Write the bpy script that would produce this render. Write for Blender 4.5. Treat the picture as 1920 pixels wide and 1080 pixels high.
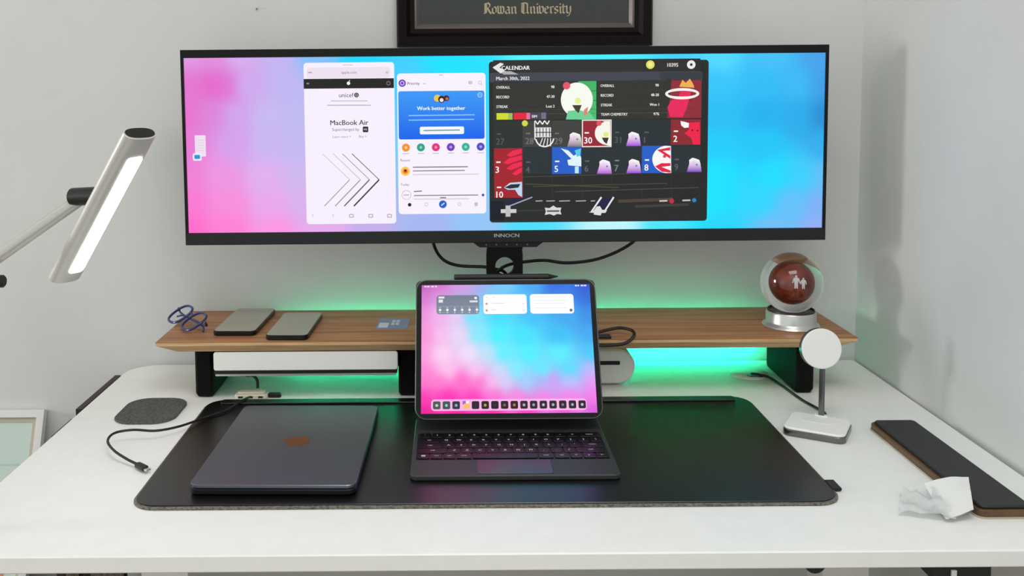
import bpy, bmesh, math, random
from mathutils import Vector, Matrix
random.seed(7)
for o in list(bpy.data.objects): bpy.data.objects.remove(o)
scene = bpy.context.scene
COL = scene.collection
PI = math.pi
# World frame: x right, y away from the camera, z up, metres; z = 0 is the desk top, the floor lies at -0.74.

# ------------------------------------------------------------------ camera
cd = bpy.data.cameras.new('camera'); cam = bpy.data.objects.new('camera', cd); COL.objects.link(cam)
F, PX, PY, PITCH, ROLL, CH = 1788.7, 848.6, 297.9, 0.0777, 0.0071, 0.529
cd.sensor_fit = 'HORIZONTAL'; cd.sensor_width = 36.0; cd.lens = 36.0 * F / 1920
cd.shift_x = (960 - PX) / 1920; cd.shift_y = (PY - 540) / 1920
cd.clip_start = 0.01
fw = Vector((0, math.cos(PITCH), -math.sin(PITCH))); up = Vector((0, math.sin(PITCH), math.cos(PITCH))); rt = Vector((1, 0, 0))
r2 = rt * math.cos(ROLL) - up * math.sin(ROLL); u2 = rt * math.sin(ROLL) + up * math.cos(ROLL)
cam.matrix_world = Matrix(((r2.x, u2.x, -fw.x, 0), (r2.y, u2.y, -fw.y, 0), (r2.z, u2.z, -fw.z, CH), (0, 0, 0, 1)))
scene.camera = cam

# ------------------------------------------------------------------ world, large lights, exposure
w = bpy.data.worlds.new('world'); scene.world = w; w.use_nodes = True
w.node_tree.nodes['Background'].inputs[0].default_value = (0.97, 1.0, 0.98, 1)
w.node_tree.nodes['Background'].inputs[1].default_value = 0.84
def area(name, loc, rot, sx, sy, power, col):
    l = bpy.data.lights.new(name, 'AREA'); l.shape = 'RECTANGLE'; l.size = sx; l.size_y = sy; l.energy = power; l.color = col
    o = bpy.data.objects.new(name, l); o.location = loc; o.rotation_euler = rot; COL.objects.link(o); return o
area('window_daylight', (-3.52, 1.10, 0.62), (0, -PI / 2, 0), 0.5, 0.55, 33, (1.0, 0.99, 0.97))
area('overhead_fill_light', (0.25, 0.35, 1.68), (0, 0, 0), 0.9, 0.6, 12, (1.0, 0.99, 0.96))  # added overhead fill to brighten the desk; no fixture belongs to it
vs = scene.view_settings
vs.view_transform = 'Standard'; vs.look = 'None'; vs.gamma = 1; vs.exposure = 0.0; vs.use_curve_mapping = False

# ------------------------------------------------------------------ materials
def lin(c):
    c = c / 255.0
    return c / 12.92 if c <= 0.04045 else ((c + 0.055) / 1.055) ** 2.4
def C(r, g, b): return (lin(r), lin(g), lin(b), 1)
def mat(name, col, rough=0.5, metal=0.0, spec=0.5, emit=None, es=0, trans=0, ior=1.45, coat=0, alpha=1):
    m = bpy.data.materials.new(name); m.use_nodes = True
    b = m.node_tree.nodes['Principled BSDF']; i = b.inputs
    i['Base Color'].default_value = col; i['Roughness'].default_value = rough; i['Metallic'].default_value = metal
    i['Specular IOR Level'].default_value = spec; i['Transmission Weight'].default_value = trans; i['IOR'].default_value = ior
    i['Coat Weight'].default_value = coat; i['Alpha'].default_value = alpha
    if emit: i['Emission Color'].default_value = emit; i['Emission Strength'].default_value = es
    return m
def noise_mix(m, ca, cb, scale=(1, 1, 1), nscale=10, detail=6, bump=0.0, lo=0.3, hi=0.7, rough=0.6):
    """procedural two-tone noise colour (object space) with optional fine relief"""
    nt = m.node_tree; N = nt.nodes; L = nt.links; b = N['Principled BSDF']
    tc = N.new('ShaderNodeTexCoord'); mp = N.new('ShaderNodeMapping'); mp.inputs['Scale'].default_value = scale
    nz = N.new('ShaderNodeTexNoise'); nz.inputs['Scale'].default_value = nscale; nz.inputs['Detail'].default_value = detail; nz.inputs['Roughness'].default_value = rough
    rp = N.new('ShaderNodeValToRGB'); e = rp.color_ramp.elements
    e[0].position = lo; e[0].color = ca; e[1].position = hi; e[1].color = cb
    L.new(tc.outputs['Object'], mp.inputs[0]); L.new(mp.outputs[0], nz.inputs['Vector']); L.new(nz.outputs[0], rp.inputs[0]); L.new(rp.outputs[0], b.inputs['Base Color'])
    if bump:
        bp = N.new('ShaderNodeBump'); bp.inputs['Strength'].default_value = bump; bp.inputs['Distance'].default_value = 0.002
        L.new(nz.outputs[0], bp.inputs['Height']); L.new(bp.outputs[0], b.inputs['Normal'])
    return m
M = {}
M['wall'] = noise_mix(mat('wall_paint', C(216, 217, 216), 0.75, spec=0.3), C(214, 215, 214), C(219, 220, 219), nscale=6, bump=0.02)
M['floor'] = noise_mix(mat('floor_wood', C(150, 130, 105), 0.5), C(130, 110, 88), C(165, 145, 118), (1, 8, 1), 4)
M['ceiling'] = mat('ceiling_paint', C(235, 235, 232), 0.8)
M['desk'] = noise_mix(mat('white_laminate', C(240, 241, 239), 0.38, spec=0.35), C(239, 240, 238), C(243, 244, 242), nscale=30)
M['desk_edge'] = mat('desk_edge_band', C(226, 227, 222), 0.4)
M['steel_white'] = mat('white_steel', C(225, 225, 225), 0.4)
M['steel_dark'] = mat('dark_steel', C(40, 40, 42), 0.45)
M['walnut'] = noise_mix(mat('walnut', C(120, 84, 56), 0.45, spec=0.4), C(132, 88, 55), C(190, 134, 90), (0.8, 14, 14), 5, 6, 0.03, 0.3, 0.7, 0.55)
M['ply'] = noise_mix(mat('ply_edge', C(196, 160, 112), 0.5), C(186, 144, 98), C(228, 194, 146), (2, 6, 90), 6, 5)
M['black'] = mat('black_plastic', C(20, 21, 21), 0.45)
M['blackm'] = mat('black_metal', C(26, 27, 27), 0.42, spec=0.4)
M['bezel'] = mat('monitor_bezel', C(14, 14, 15), 0.4, spec=0.25)
M['chin'] = mat('monitor_chin', C(32, 34, 35), 0.38, spec=0.3)
M['rubber'] = mat('cable_rubber', C(24, 24, 24), 0.5)
M['silver'] = mat('brushed_aluminium', C(212, 212, 208), 0.3, 0.85)
M['chrome'] = mat('dark_chrome', C(120, 120, 120), 0.22, 1.0)
M['white'] = mat('white_plastic', C(242, 242, 239), 0.35)
M['whites'] = mat('white_silicone', C(240, 240, 237), 0.6)
M['lampbody'] = mat('lamp_white_aluminium', C(208, 208, 204), 0.35, 0.25)
M['armsilver'] = mat('lamp_arm_aluminium', C(196, 196, 190), 0.35, 0.5)
M['led'] = mat('lamp_diffuser', C(255, 255, 250), 0.5, emit=(1, 0.98, 0.92, 1), es=11.0)
M['glow'] = mat('led_strip_emitter', C(20, 255, 150), 0.5, emit=(0.015, 1.0, 0.50, 1), es=34)
M['felt'] = noise_mix(mat('grey_felt', C(92, 92, 92), 0.95, spec=0.1), C(66, 66, 67), C(112, 112, 112), nscale=420, detail=3, bump=0.5)
M['felt_edge'] = noise_mix(mat('mat_felt_edge', C(110, 108, 102), 0.95, spec=0.1), C(74, 72, 68), C(140, 137, 128), nscale=260, detail=3, bump=0.4)
M['leather'] = noise_mix(mat('black_leather', C(22, 24, 25), 0.31, spec=0.85), C(7, 8, 9), C(11, 12, 13), nscale=500, detail=2, bump=0.08)
M['padblack'] = noise_mix(mat('palm_leather', C(38, 40, 40), 0.5, spec=0.4), C(32, 34, 34), C(44, 46, 46), nscale=400, detail=2, bump=0.1)
M['midnight'] = mat('midnight_aluminium', C(108, 112, 122), 0.32, 0.85)
M['midnight_dark'] = mat('midnight_base', C(16, 20, 28), 0.45, 0.4)
M['copper'] = mat('logo_mirror', C(190, 128, 96), 0.15, 1.0)
M['kb'] = noise_mix(mat('keyboard_cover', C(50, 53, 53), 0.5), C(47, 50, 50), C(53, 56, 56), nscale=300, detail=2, bump=0.05)
M['key'] = mat('key_black', C(16, 16, 18), 0.34)
M['legend'] = mat('key_legend', C(225, 225, 225), 0.5, emit=(1, 1, 1, 1), es=0.12)
M['trackpad'] = mat('trackpad_glass', C(48, 50, 52), 0.22)
M['tabedge'] = mat('tablet_aluminium', C(92, 94, 96), 0.35, 0.8)
M['tabglass'] = mat('tablet_glass', C(8, 8, 9), 0.2, spec=0.3)
M['phone'] = mat('phone_glass_reflection', C(160, 157, 142), 0.3, spec=0.7)  # dark glass; the wall's reflection is painted into this pale tone
M['phoneedge'] = mat('phone_edge', C(24, 24, 24), 0.3, 0.4)
M['blueframe'] = mat('blue_acetate', C(44, 56, 112), 0.25)
M['temple'] = mat('dark_acetate', C(24, 24, 34), 0.3)
M['lens'] = mat('lens_glass', (1, 1, 1, 1), 0.03, trans=1.0, ior=1.05)
M['glass'] = mat('solid_glass', (1, 1, 1, 1), 0.0, trans=1.0, ior=1.46)
def clear_pane(name):
    m = bpy.data.materials.new(name); m.use_nodes = True; N = m.node_tree.nodes; L = m.node_tree.links
    fr = N.new('ShaderNodeFresnel'); fr.inputs[0].default_value = 1.4; tr_ = N.new('ShaderNodeBsdfTransparent'); g_ = N.new('ShaderNodeBsdfGlossy'); g_.inputs['Roughness'].default_value = 0.02
    mx = N.new('ShaderNodeMixShader'); L.new(fr.outputs[0], mx.inputs[0]); L.new(tr_.outputs[0], mx.inputs[1]); L.new(g_.outputs[0], mx.inputs[2]); L.new(mx.outputs[0], N['Material Output'].inputs[0])
    return m
M['pane'] = clear_pane('clear_flat_glass')
M['redball'] = noise_mix(mat('mars_red_core', C(120, 40, 18), 0.35), C(84, 26, 14), C(156, 58, 26), nscale=38, detail=4, bump=0.1)
M['figure'] = mat('white_figures', C(245, 245, 242), 0.5)
M['collar'] = mat('dark_collar', C(52, 34, 28), 0.4)
M['cherry'] = noise_mix(mat('dark_cherry', C(14, 6, 7), 0.4, spec=0.12), C(10, 4, 5), C(22, 9, 10), (1, 20, 20), 5)
M['matboard'] = mat('diploma_mat', C(40, 46, 42), 0.8)
M['bevel'] = mat('frame_fillet', C(120, 112, 108), 0.35, 0.5)
M['gold'] = mat('gold_lettering', C(214, 196, 150), 0.4, 0.2)
M['framewhite'] = mat('frame_white', C(225, 226, 224), 0.4)
M['liner'] = mat('frame_liner', C(186, 178, 160), 0.6)
M['framedark'] = noise_mix(mat('frame_dark', C(40, 32, 28), 0.5), C(30, 25, 22), C(52, 40, 34), nscale=30)
M['collage'] = noise_mix(mat('dark_print', C(120, 100, 90), 0.5), C(70, 56, 48), C(190, 176, 164), nscale=60, detail=4)
M['beige'] = mat('hub_plastic', C(214, 210, 192), 0.45)
M['card'] = mat('card_blue', C(126, 136, 168), 0.45)
M['paper'] = noise_mix(mat('white_paper', C(232, 233, 231), 0.7), C(230, 231, 229), C(238, 239, 237), nscale=20)
M['film'] = mat('clear_film', C(238, 241, 240), 0.15, spec=0.7, alpha=0.5)
M['traywhite'] = mat('tray_pale_aluminium', C(248, 248, 244), 0.35, 0.0)
M['palmwood'] = noise_mix(mat('dark_walnut', C(96, 70, 46), 0.45), C(80, 58, 38), C(112, 82, 56), (14, 1, 14), 6)
M['legblack'] = mat('matte_black_steel', C(12, 12, 12), 0.7, spec=0.15)
M['crystal'] = mat('monitor_icon', C(150, 150, 150), 0.5)
def vcol(name, emission):
    m = bpy.data.materials.new(name); m.use_nodes = True
    b = m.node_tree.nodes['Principled BSDF']; a = m.node_tree.nodes.new('ShaderNodeAttribute'); a.attribute_name = 'Col'
    if emission:
        b.inputs['Base Color'].default_value = (0.004, 0.004, 0.005, 1); b.inputs['Roughness'].default_value = 0.35; b.inputs['Specular IOR Level'].default_value = 0.25
        m.node_tree.links.new(a.outputs['Color'], b.inputs['Emission Color']); b.inputs['Emission Strength'].default_value = emission
    else:
        m.node_tree.links.new(a.outputs['Color'], b.inputs['Base Color']); b.inputs['Roughness'].default_value = 0.55
    return m
M['screen'] = vcol('screen_pixels', 1.0)
M['print'] = vcol('printed_ink', 0)

# ------------------------------------------------------------------ mesh helpers
class MB:
    def __init__(s): s.v = []; s.f = []
    def add(s, vs_, fs, m=None):
        o = len(s.v)
        for p in vs_:
            q = Vector(p)
            s.v.append(tuple(m @ q) if m else tuple(q))
        s.f += [tuple(i + o for i in f) for f in fs]; return s
    def box(s, x0, x1, y0, y1, z0, z1, b=0.0, m=None):
        return s.slab([(x0, y0), (x1, y0), (x1, y1), (x0, y1)], z0, z1, b, m)
    def slab(s, outline, z0, z1, b=0.0, m=None):
        """extrude a ccw convex-ish outline; chamfer b on both rims"""
        if b <= 0: rings = [(outline, z0), (outline, z1)]
        else:
            n = len(outline); c = (sum(p[0] for p in outline) / n, sum(p[1] for p in outline) / n)
            ins = []
            for i in range(n):
                p0, p, p1 = Vector(outline[i - 1]), Vector(outline[i]), Vector(outline[(i + 1) % n])
                d0 = (p - p0).normalized(); d1 = (p1 - p).normalized()
                n0 = Vector((-d0.y, d0.x)); n1 = Vector((-d1.y, d1.x)); k = n0 + n1
                k = k / max(0.3, k.dot(n0)) if k.length > 1e-6 else n0
                ins.append((p.x + k.x * b, p.y + k.y * b))
            rings = [(ins, z0), (outline, z0 + b), (outline, z1 - b), (ins, z1)]
        n = len(outline); V = []; Fc = []
        for o, z in rings: V += [(p[0], p[1], z) for p in o]
        for r in range(len(rings) - 1):
            for i in range(n):
                j = (i + 1) % n; Fc.append((r * n + i, r * n + j, (r + 1) * n + j, (r + 1) * n + i))
        Fc.append(tuple(range(n - 1, -1, -1))); Fc.append(tuple((len(rings) - 1) * n + i for i in range(n)))
        return s.add(V, Fc, m)
    def frame(s, ow, oh, iw, ih, prof, m=None, z=0):
        """rectangular picture frame in the xy plane; prof = list of (t 0..1 outer->inner, height)"""
        V = []; Fc = []; k = len(prof)
        for t, h in prof:
            a = (ow + (iw - ow) * t) / 2; b = (oh + (ih - oh) * t) / 2
            V += [(-a, -b, z + h), (a, -b, z + h), (a, b, z + h), (-a, b, z + h)]
        for r in range(k):
            q = (r + 1) % k
            for i in range(4):
                j = (i + 1) % 4; Fc.append((r * 4 + i, r * 4 + j, q * 4 + j, q * 4 + i))
        return s.add(V, Fc, m)
    def lathe(s, prof, n=32, m=None):
        V = []; Fc = []; k = len(prof)
        for r, z in prof:
            for i in range(n):
                a = 2 * PI * i / n; V.append((r * math.cos(a), r * math.sin(a), z))
        for q in range(k - 1):
            for i in range(n):
                j = (i + 1) % n; Fc.append((q * n + i, q * n + j, (q + 1) * n + j, (q + 1) * n + i))
        if prof[0][0] > 1e-6: Fc.append(tuple(range(n - 1, -1, -1)))
        if prof[-1][0] > 1e-6: Fc.append(tuple((k - 1) * n + i for i in range(n)))
        return s.add(V, Fc, m)
    def cyl(s, p0, p1, r, n=20, r1=None, b=0.0):
        p0 = Vector(p0); p1 = Vector(p1); d = p1 - p0; L = d.length
        m = Matrix.Translation(p0) @ d.to_track_quat('Z', 'Y').to_matrix().to_4x4()
        r1 = r if r1 is None else r1
        pr = [(r, 0), (r1, L)] if not b else [(r - b, 0), (r, b), (r1, L - b), (r1 - b, L)]
        return s.lathe(pr, n, m)
    def tube(s, pts, r, n=8, sub=8, cap=True):
        P = [Vector(p) for p in pts]; Q = []
        if sub > 1:
            for i in range(len(P) - 1):
                a, b, c, d = P[max(i - 1, 0)], P[i], P[i + 1], P[min(i + 2, len(P) - 1)]
                for k in range(sub):
                    t = k / sub
                    Q.append(0.5 * ((2 * b) + (c - a) * t + (2 * a - 5 * b + 4 * c - d) * t * t + (3 * b - a - 3 * c + d) * t ** 3))
            Q.append(P[-1])
        else: Q = P
        V = []; Fc = []; nrm = None
        for i, p in enumerate(Q):
            t = (Q[min(i + 1, len(Q) - 1)] - Q[max(i - 1, 0)]).normalized()
            if nrm is None: nrm = t.orthogonal().normalized()
            nrm = (nrm - t * nrm.dot(t)).normalized(); bn = t.cross(nrm)
            for k in range(n):
                a = 2 * PI * k / n; V.append(p + nrm * (r * math.cos(a)) + bn * (r * math.sin(a)))
        for i in range(len(Q) - 1):
            for k in range(n):
                l = (k + 1) % n; Fc.append((i * n + k, i * n + l, (i + 1) * n + l, (i + 1) * n + k))
        if cap: Fc.append(tuple(range(n - 1, -1, -1))); Fc.append(tuple((len(Q) - 1) * n + k for k in range(n)))
        return s.add(V, Fc)
    def sphere(s, c, r, n=48, k=24, sc=(1, 1, 1)):
        pr = [(r * math.sin(PI * i / k) if 0 < i < k else 1e-7, -r * math.cos(PI * i / k)) for i in range(k + 1)]
        return s.lathe(pr, n, Matrix.Translation(Vector(c)) @ Matrix.Diagonal((*sc, 1)))
    def mesh(s, name, smooth=35):
        me = bpy.data.meshes.new(name); me.from_pydata(s.v, [], s.f); me.update()
        bm = bmesh.new(); bm.from_mesh(me); bmesh.ops.remove_doubles(bm, verts=bm.verts, dist=1e-6); bmesh.ops.recalc_face_normals(bm, faces=bm.faces); bm.to_mesh(me); bm.free()
        if smooth:
            me.shade_smooth(); me.set_sharp_from_angle(angle=math.radians(smooth))
        return me
def rr(wd, dp, r, seg=6, cx=0, cy=0, radii=None):
    """ccw rounded rectangle outline; radii = (sw, se, ne, nw)"""
    R = radii or (r,) * 4; out = []
    for (sx, sy, a0), q in zip(((-1, -1, PI), (1, -1, 1.5 * PI), (1, 1, 0), (-1, 1, 0.5 * PI)), R):
        if q <= 0: out.append((cx + sx * wd / 2, cy + sy * dp / 2)); continue
        ox, oy = cx + sx * (wd / 2 - q), cy + sy * (dp / 2 - q)
        for i in range(seg + 1):
            a = a0 + 0.5 * PI * i / seg; out.append((ox + q * math.cos(a), oy + q * math.sin(a)))
    return out
XZ = Matrix(((1, 0, 0, 0), (0, 0, 1, 0), (0, 1, 0, 0), (0, 0, 0, 1)))     # (x, y, depth) -> (x, depth, z)
WL = {}
def wl(o): return WL.get(o.name, Vector((0, 0, 0)))
def link(o, parent=None, local=False):
    COL.objects.link(o)
    if parent:
        o.parent = parent
        if not local: o.location = -wl(parent)
        WL[o.name] = Vector((0, 0, 0))
    return o
def obj(name, mb, material, parent=None, local=False, smooth=35, label=None):
    me = mb.mesh(name, smooth) if isinstance(mb, MB) else mb
    if material and not me.materials: me.materials.append(M[material])
    o = bpy.data.objects.new(name, me); link(o, parent, local)
    if label: o['label'] = label
    return o
def tag(o, label, cat, group=None):
    o['label'] = label; o['category'] = cat
    if group: o['group'] = group
    return o
def thing(name, label, cat, loc=(0, 0, 0), rotz=0, group=None):
    o = bpy.data.objects.new(name, None); COL.objects.link(o); o.location = loc; o.rotation_euler = (0, 0, rotz)
    o.empty_display_size = 0.02; WL[o.name] = Vector(loc)
    return tag(o, label, cat, group)
def struct(name, mb, material, parent=None):
    o = obj(name, mb, material, parent)
    if not parent: o['kind'] = 'structure'
    return o

# ---- flat print / display helper: coloured polygons stacked in thin layers
_fonts = {}
def text_polys(s, bold=0.0):
    key = (s, bold)
    if key not in _fonts:
        cu = bpy.data.curves.new('t', 'FONT'); cu.body = s; cu.size = 1; cu.resolution_u = 2; cu.offset = bold
        ob = bpy.data.objects.new('t', cu); me = ob.to_mesh()
        vv = [(v.co.x, v.co.y) for v in me.vertices]; ff = [tuple(p.vertices) for p in me.polygons]
        ob.to_mesh_clear(); bpy.data.objects.remove(ob); bpy.data.curves.remove(cu)
        _fonts[key] = (vv, ff)
    return _fonts[key]
class Flat:
    def __init__(s, to3d): s.t = to3d; s.v = []; s.f = []; s.c = []
    def raw(s, pts, faces, cols, layer):
        o = len(s.v); s.v += [s.t(p[0], p[1], layer) for p in pts]
        for f in faces: s.f.append(tuple(i + o for i in f)); s.c.append([cols[i] for i in f] if isinstance(cols, list) else [cols] * len(f))
    def poly(s, pts, col, layer=1):
        cols = [C(*c) for c in col] if isinstance(col, list) else C(*col)
        s.raw(pts, [tuple(range(len(pts)))], cols, layer)
    def rect(s, x0, y0, x1, y1, col, layer=1, r=0, bot=None):
        if r: pts = rr(x1 - x0, y1 - y0, r, 5, (x0 + x1) / 2, (y0 + y1) / 2)
        else: pts = [(x0, y0), (x1, y0), (x1, y1), (x0, y1)]
        if bot:
            cl = []
            for p in pts:
                t = (p[1] - y0) / (y1 - y0); cl.append(tuple(col[k] + (bot[k] - col[k]) * t for k in range(3)))
            s.poly(pts, cl, layer)
        else: s.poly(pts, col, layer)
    def disc(s, x, y, r, col, layer=1, ry=None, n=20): s.poly([(x + r * math.cos(2 * PI * i / n), y + (ry or r) * math.sin(2 * PI * i / n)) for i in range(n)], col, layer)
    def ring(s, x, y, r, wd, col, layer=1, ry=None, n=28, a0=0, a1=2 * PI):
        ry = ry or r; P = []; Fc = []
        for i in range(n + 1):
            a = a0 + (a1 - a0) * i / n; c, q = math.cos(a), math.sin(a)
            P += [(x + r * c, y + ry * q), (x + (r - wd) * c, y + (ry - wd) * q)]
        for i in range(n): Fc.append((2 * i, 2 * i + 2, 2 * i + 3, 2 * i + 1))
        s.raw(P, Fc, C(*col), layer)
    def line(s, x0, y0, x1, y1, wd, col, layer=1):
        d = Vector((x1 - x0, y1 - y0)).normalized() * (wd / 2); s.poly([(x0 - d.y, y0 + d.x), (x1 - d.y, y1 + d.x), (x1 + d.y, y1 - d.x), (x0 + d.y, y0 - d.x)], col, layer)
    def text(s, x, y, size, txt, col, layer=2, al='l', bold=0.0, sx=1.0):
        """baseline-left at (x, y), y grows downward"""
        vv, ff = text_polys(txt)
        if not vv: return
        x0 = min(p[0] for p in vv); x1 = max(p[0] for p in vv); k = size * sx
        off = {'l': -x0, 'c': -(x0 + x1) / 2, 'r': -x1}[al] * k
        for q in ((0,) if not bold else (-bold * 2.2, 0, bold * 2.2)):
            s.raw([(x + off + (p[0] + q) * k, y - p[1] * size) for p in vv], ff, C(*col), layer + q)
    def build(s, name, material, parent, local=False, label=None):
        me = bpy.data.meshes.new(name); me.from_pydata(s.v, [], s.f); me.update()
        a = me.color_attributes.new('Col', 'FLOAT_COLOR', 'CORNER')
        flat = []
        for c in s.c:
            for q in c: flat += q
        a.data.foreach_set('color', flat)
        return obj(name, me, material, parent, local, label=label)
def wallpaper(to3d, nx, ny, W, H, ctrl, name, material, parent, aspect, local=False):
    """smooth screen background from control colours (u, v, rgb)"""
    F_ = Flat(to3d); P = []; cols = []; fc = []
    for j in range(ny + 1):
        for i in range(nx + 1):
            u, v = i / nx, j / ny; acc = [0, 0, 0]; tw = 0
            for cu, cv, rgb in ctrl:
                d2 = ((u - cu) * aspect) ** 2 + (v - cv) ** 2; wgt = 1 / (d2 + 0.004) ** 2
                tw += wgt
                for k in range(3): acc[k] += wgt * rgb[k]
            cols.append(C(*[a / tw for a in acc])); P.append((u * W, v * H))
    for j in range(ny):
        for i in range(nx):
            a = j * (nx + 1) + i; fc.append((a, a + 1, a + nx + 2, a + nx + 1))
    F_.raw(P, fc, cols, 0)
    return F_.build(name, material, parent, local)

# ================================================================== THE ROOM
XL, XR, YB, YF, ZF, ZC = -3.6, 0.7673, 1.792, -0.5, -0.74, 1.76
struct('floor', MB().box(XL - .1, XR + .1, YF, YB + .1, ZF - .1, ZF), 'floor')
struct('ceiling', MB().box(XL - .1, XR + .1, YF, YB + .1, ZC, ZC + .1), 'ceiling')
struct('wall_back', MB().box(XL - .1, XR + .1, YB, YB + .1, ZF, ZC), 'wall')
struct('wall_right', MB().box(XR, XR + .1, YF, YB, ZF, ZC), 'wall')
WY0, WY1, WZ0, WZ1 = 0.58, 1.62, 0.10, 1.14
wlm = MB(); wlm.box(XL - .1, XL, YF, WY0, ZF, ZC); wlm.box(XL - .1, XL, WY1, YB, ZF, ZC); wlm.box(XL - .1, XL, WY0, WY1, ZF, WZ0); wlm.box(XL - .1, XL, WY0, WY1, WZ1, ZC)
struct('wall_left', wlm, 'wall')
win = MB(); t = 0.05
win.box(XL - .08, XL - .02, WY0, WY0 + t, WZ0, WZ1); win.box(XL - .08, XL - .02, WY1 - t, WY1, WZ0, WZ1); win.box(XL - .08, XL - .02, WY0 + t, WY1 - t, WZ0, WZ0 + t); win.box(XL - .08, XL - .02, WY0 + t, WY1 - t, WZ1 - t, WZ1)
wo = struct('window_1', win, 'steel_white')
obj('pane', MB().box(XL - .055, XL - .05, WY0 + t, WY1 - t, WZ0 + t, WZ1 - t), 'pane', wo)
struct('baseboard_back', MB().box(XL, XR, YB - .012, YB, ZF, ZF + .09, .002), 'steel_white')
struct('baseboard_right', MB().box(XR - .012, XR, YF, YB - .012, ZF, ZF + .09, .002), 'steel_white')

# ================================================================== DESK
DL, DR, DF, DBK, DT = -0.6128, 0.763, 1.0404, 1.785, 0.0205
desk = thing('desk', 'white laminate desk with rounded rear corner filling the foreground', 'desk', (0.075, 1.41, ZF))
ol = rr(DR - DL, DBK - DF, 0, 8, (DL + DR) / 2, (DF + DBK) / 2, radii=(0.02, 0.004, 0.006, 0.055))
obj('desk_top', MB().slab(ol, -DT, 0, 0.0016), 'desk', desk)
for x in (-0.44, 0.59):
    lg = MB().box(x - .035, x + .035, 1.39, 1.45, ZF + .03, -DT - .04, .004)
    obj('leg', lg, 'steel_white', desk)
    obj('foot', MB().box(x - .035, x + .035, 1.08, 1.74, ZF, ZF + .03, .006), 'steel_dark', desk)
obj('cross_beam', MB().box(-.475, .625, 1.37, 1.47, -DT - .04, -DT, .004), 'steel_dark', desk)
ctl = obj('height_controller', MB().box(.545, .612, 1.05, 1.12, -DT - .022, -DT, .003), 'black', desk)
obj('button', MB().box(.566, .572, 1.048, 1.0515, -DT - .016, -DT - .007, .0005), 'steel_white', ctl)
obj('hook', MB().slab([(.415 + .014 * math.cos(PI + PI * i / 10), -DT + .016 * math.sin(PI + PI * i / 10)) for i in range(11)], 1.06, 1.075, 0, XZ), 'black', desk)

# ================================================================== DESK SHELF
SX, SY0, SY1, SZ = 0.0877, 1.556, 1.777, 0.1053
shelf = thing('desk_shelf', 'long walnut monitor shelf with pale edge on black legs', 'shelf', (SX, 1.66, 0))
hw = 0.584
# top veneer with a gently bowed plan and bevel-undercut pale edge
def shelf_ring(inset, z, front=0.0):
    out = []
    for (x, y) in ((-hw + inset, SY0 + front), (hw - inset, SY0 + front), (hw - inset - 0.0, SY0 + 0.004 + front), (hw - .10 * 0 - inset, SY1), (-hw + inset, SY1), (-hw + inset, SY0 + 0.004 + front)):
        out.append((SX + x, y, z))
    return out
def loft(rings):
    V = [p for r in rings for p in r]; n = len(rings[0]); Fc = []
    for q in range(len(rings) - 1):
        for i in range(n):
            j = (i + 1) % n; Fc.append((q * n + i, q * n + j, (q + 1) * n + j, (q + 1) * n + i))
    Fc.append(tuple(range(n - 1, -1, -1))); Fc.append(tuple((len(rings) - 1) * n + i for i in range(n)))
    return MB().add(V, Fc)
obj('shelf_board', loft([shelf_ring(0, SZ - .0015), shelf_ring(0.0005, SZ)]), 'walnut', shelf, smooth=0)
obj('ply_edge', loft([shelf_ring(0.034, SZ - .0183, .010), shelf_ring(.002, SZ - .0062), shelf_ring(0, SZ - .0015)]), 'ply', shelf, smooth=0)
for x0 in (-0.440, -0.0945, 0.5815):
    lw = 0.030
    m = MB().slab(rr(.158, .087, 0, 8, 1.665, .0435, radii=(.012, .012, .001, .001)), x0, x0 + lw, .004, Matrix(((0, 0, 1, 0), (1, 0, 0, 0), (0, 1, 0, 0), (0, 0, 0, 1))))
    lg = obj('leg', m, 'legblack', shelf)
tray = thing('storage_tray', 'silver metal tray front hung under left half of the shelf', 'tray', (-.25, 1.62, .045))
obj('front_panel', MB().slab(rr(.3085, .0315, .004, 5, -.2485, .0693), 1.566, 1.571, .001, XZ), 'traywhite', tray)
obj('tray_body', MB().box(-.400, -.097, 1.571, 1.70, .056, .0865, .002), 'blackm', tray)
obj('bottom_gap', MB().box(-.4025, -.0955, 1.5675, 1.70, .0475, .0545, .0008), 'black', tray)
obj('lower_rail', MB().box(-.4005, -.0975, 1.568, 1.70, .0435, .0478, .001), 'silver', tray)
led = thing('led_strip', 'green LED strip stuck along the rear underside of the shelf', 'light', (SX, SY1, .085))
obj('emitter', MB().box(-.31, .576, 1.7700, 1.7720, .0340, .0480), 'glow', led)
obj('backing', MB().box(-.312, .578, 1.7680, 1.7700, .0310, .0868), 'blackm', led)  # unseen plate added to block the strip's light toward the room

# ================================================================== DIPLOMA FRAME ON THE WALL
dx0, dx1, dz0 = -0.1012, 0.3705, 0.599
dw = dx1 - dx0; dh = 0.40; dcx = (dx0 + dx1) / 2; dcz = dz0 + dh / 2
dip = thing('framed_diploma', 'dark cherry diploma frame on the wall above the wide monitor', 'picture frame', (dcx, YB, dcz))
FM = Matrix.Translation((dcx, YB, dcz)) @ Matrix(((1, 0, 0, 0), (0, 0, -1, 0), (0, 1, 0, 0), (0, 0, 0, 1)))
iw, ih = dw - .072, dh - .072
obj('moulding', MB().frame(dw, dh, iw + .006, ih + .006, [(0, 0), (0, .020), (.12, .026), (.55, .024), (.75, .016), (1, .014), (1, 0)], FM), 'cherry', dip)
obj('fillet', MB().frame(iw + .006, ih + .006, iw - .012, ih - .012, [(0, .006), (0, .0155), (.4, .0165), (1, .009), (1, .006)], FM), 'bevel', dip)
obj('mat_board', MB().box(-iw / 2, iw / 2, -ih / 2, ih / 2, .003, .007, 0, FM), 'matboard', dip)
obj('glass_pane', MB().box(-iw / 2 + .004, iw / 2 - .004, -ih / 2 + .004, ih / 2 - .004, .0082, .0090, 0, FM), 'pane', dip)
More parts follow.
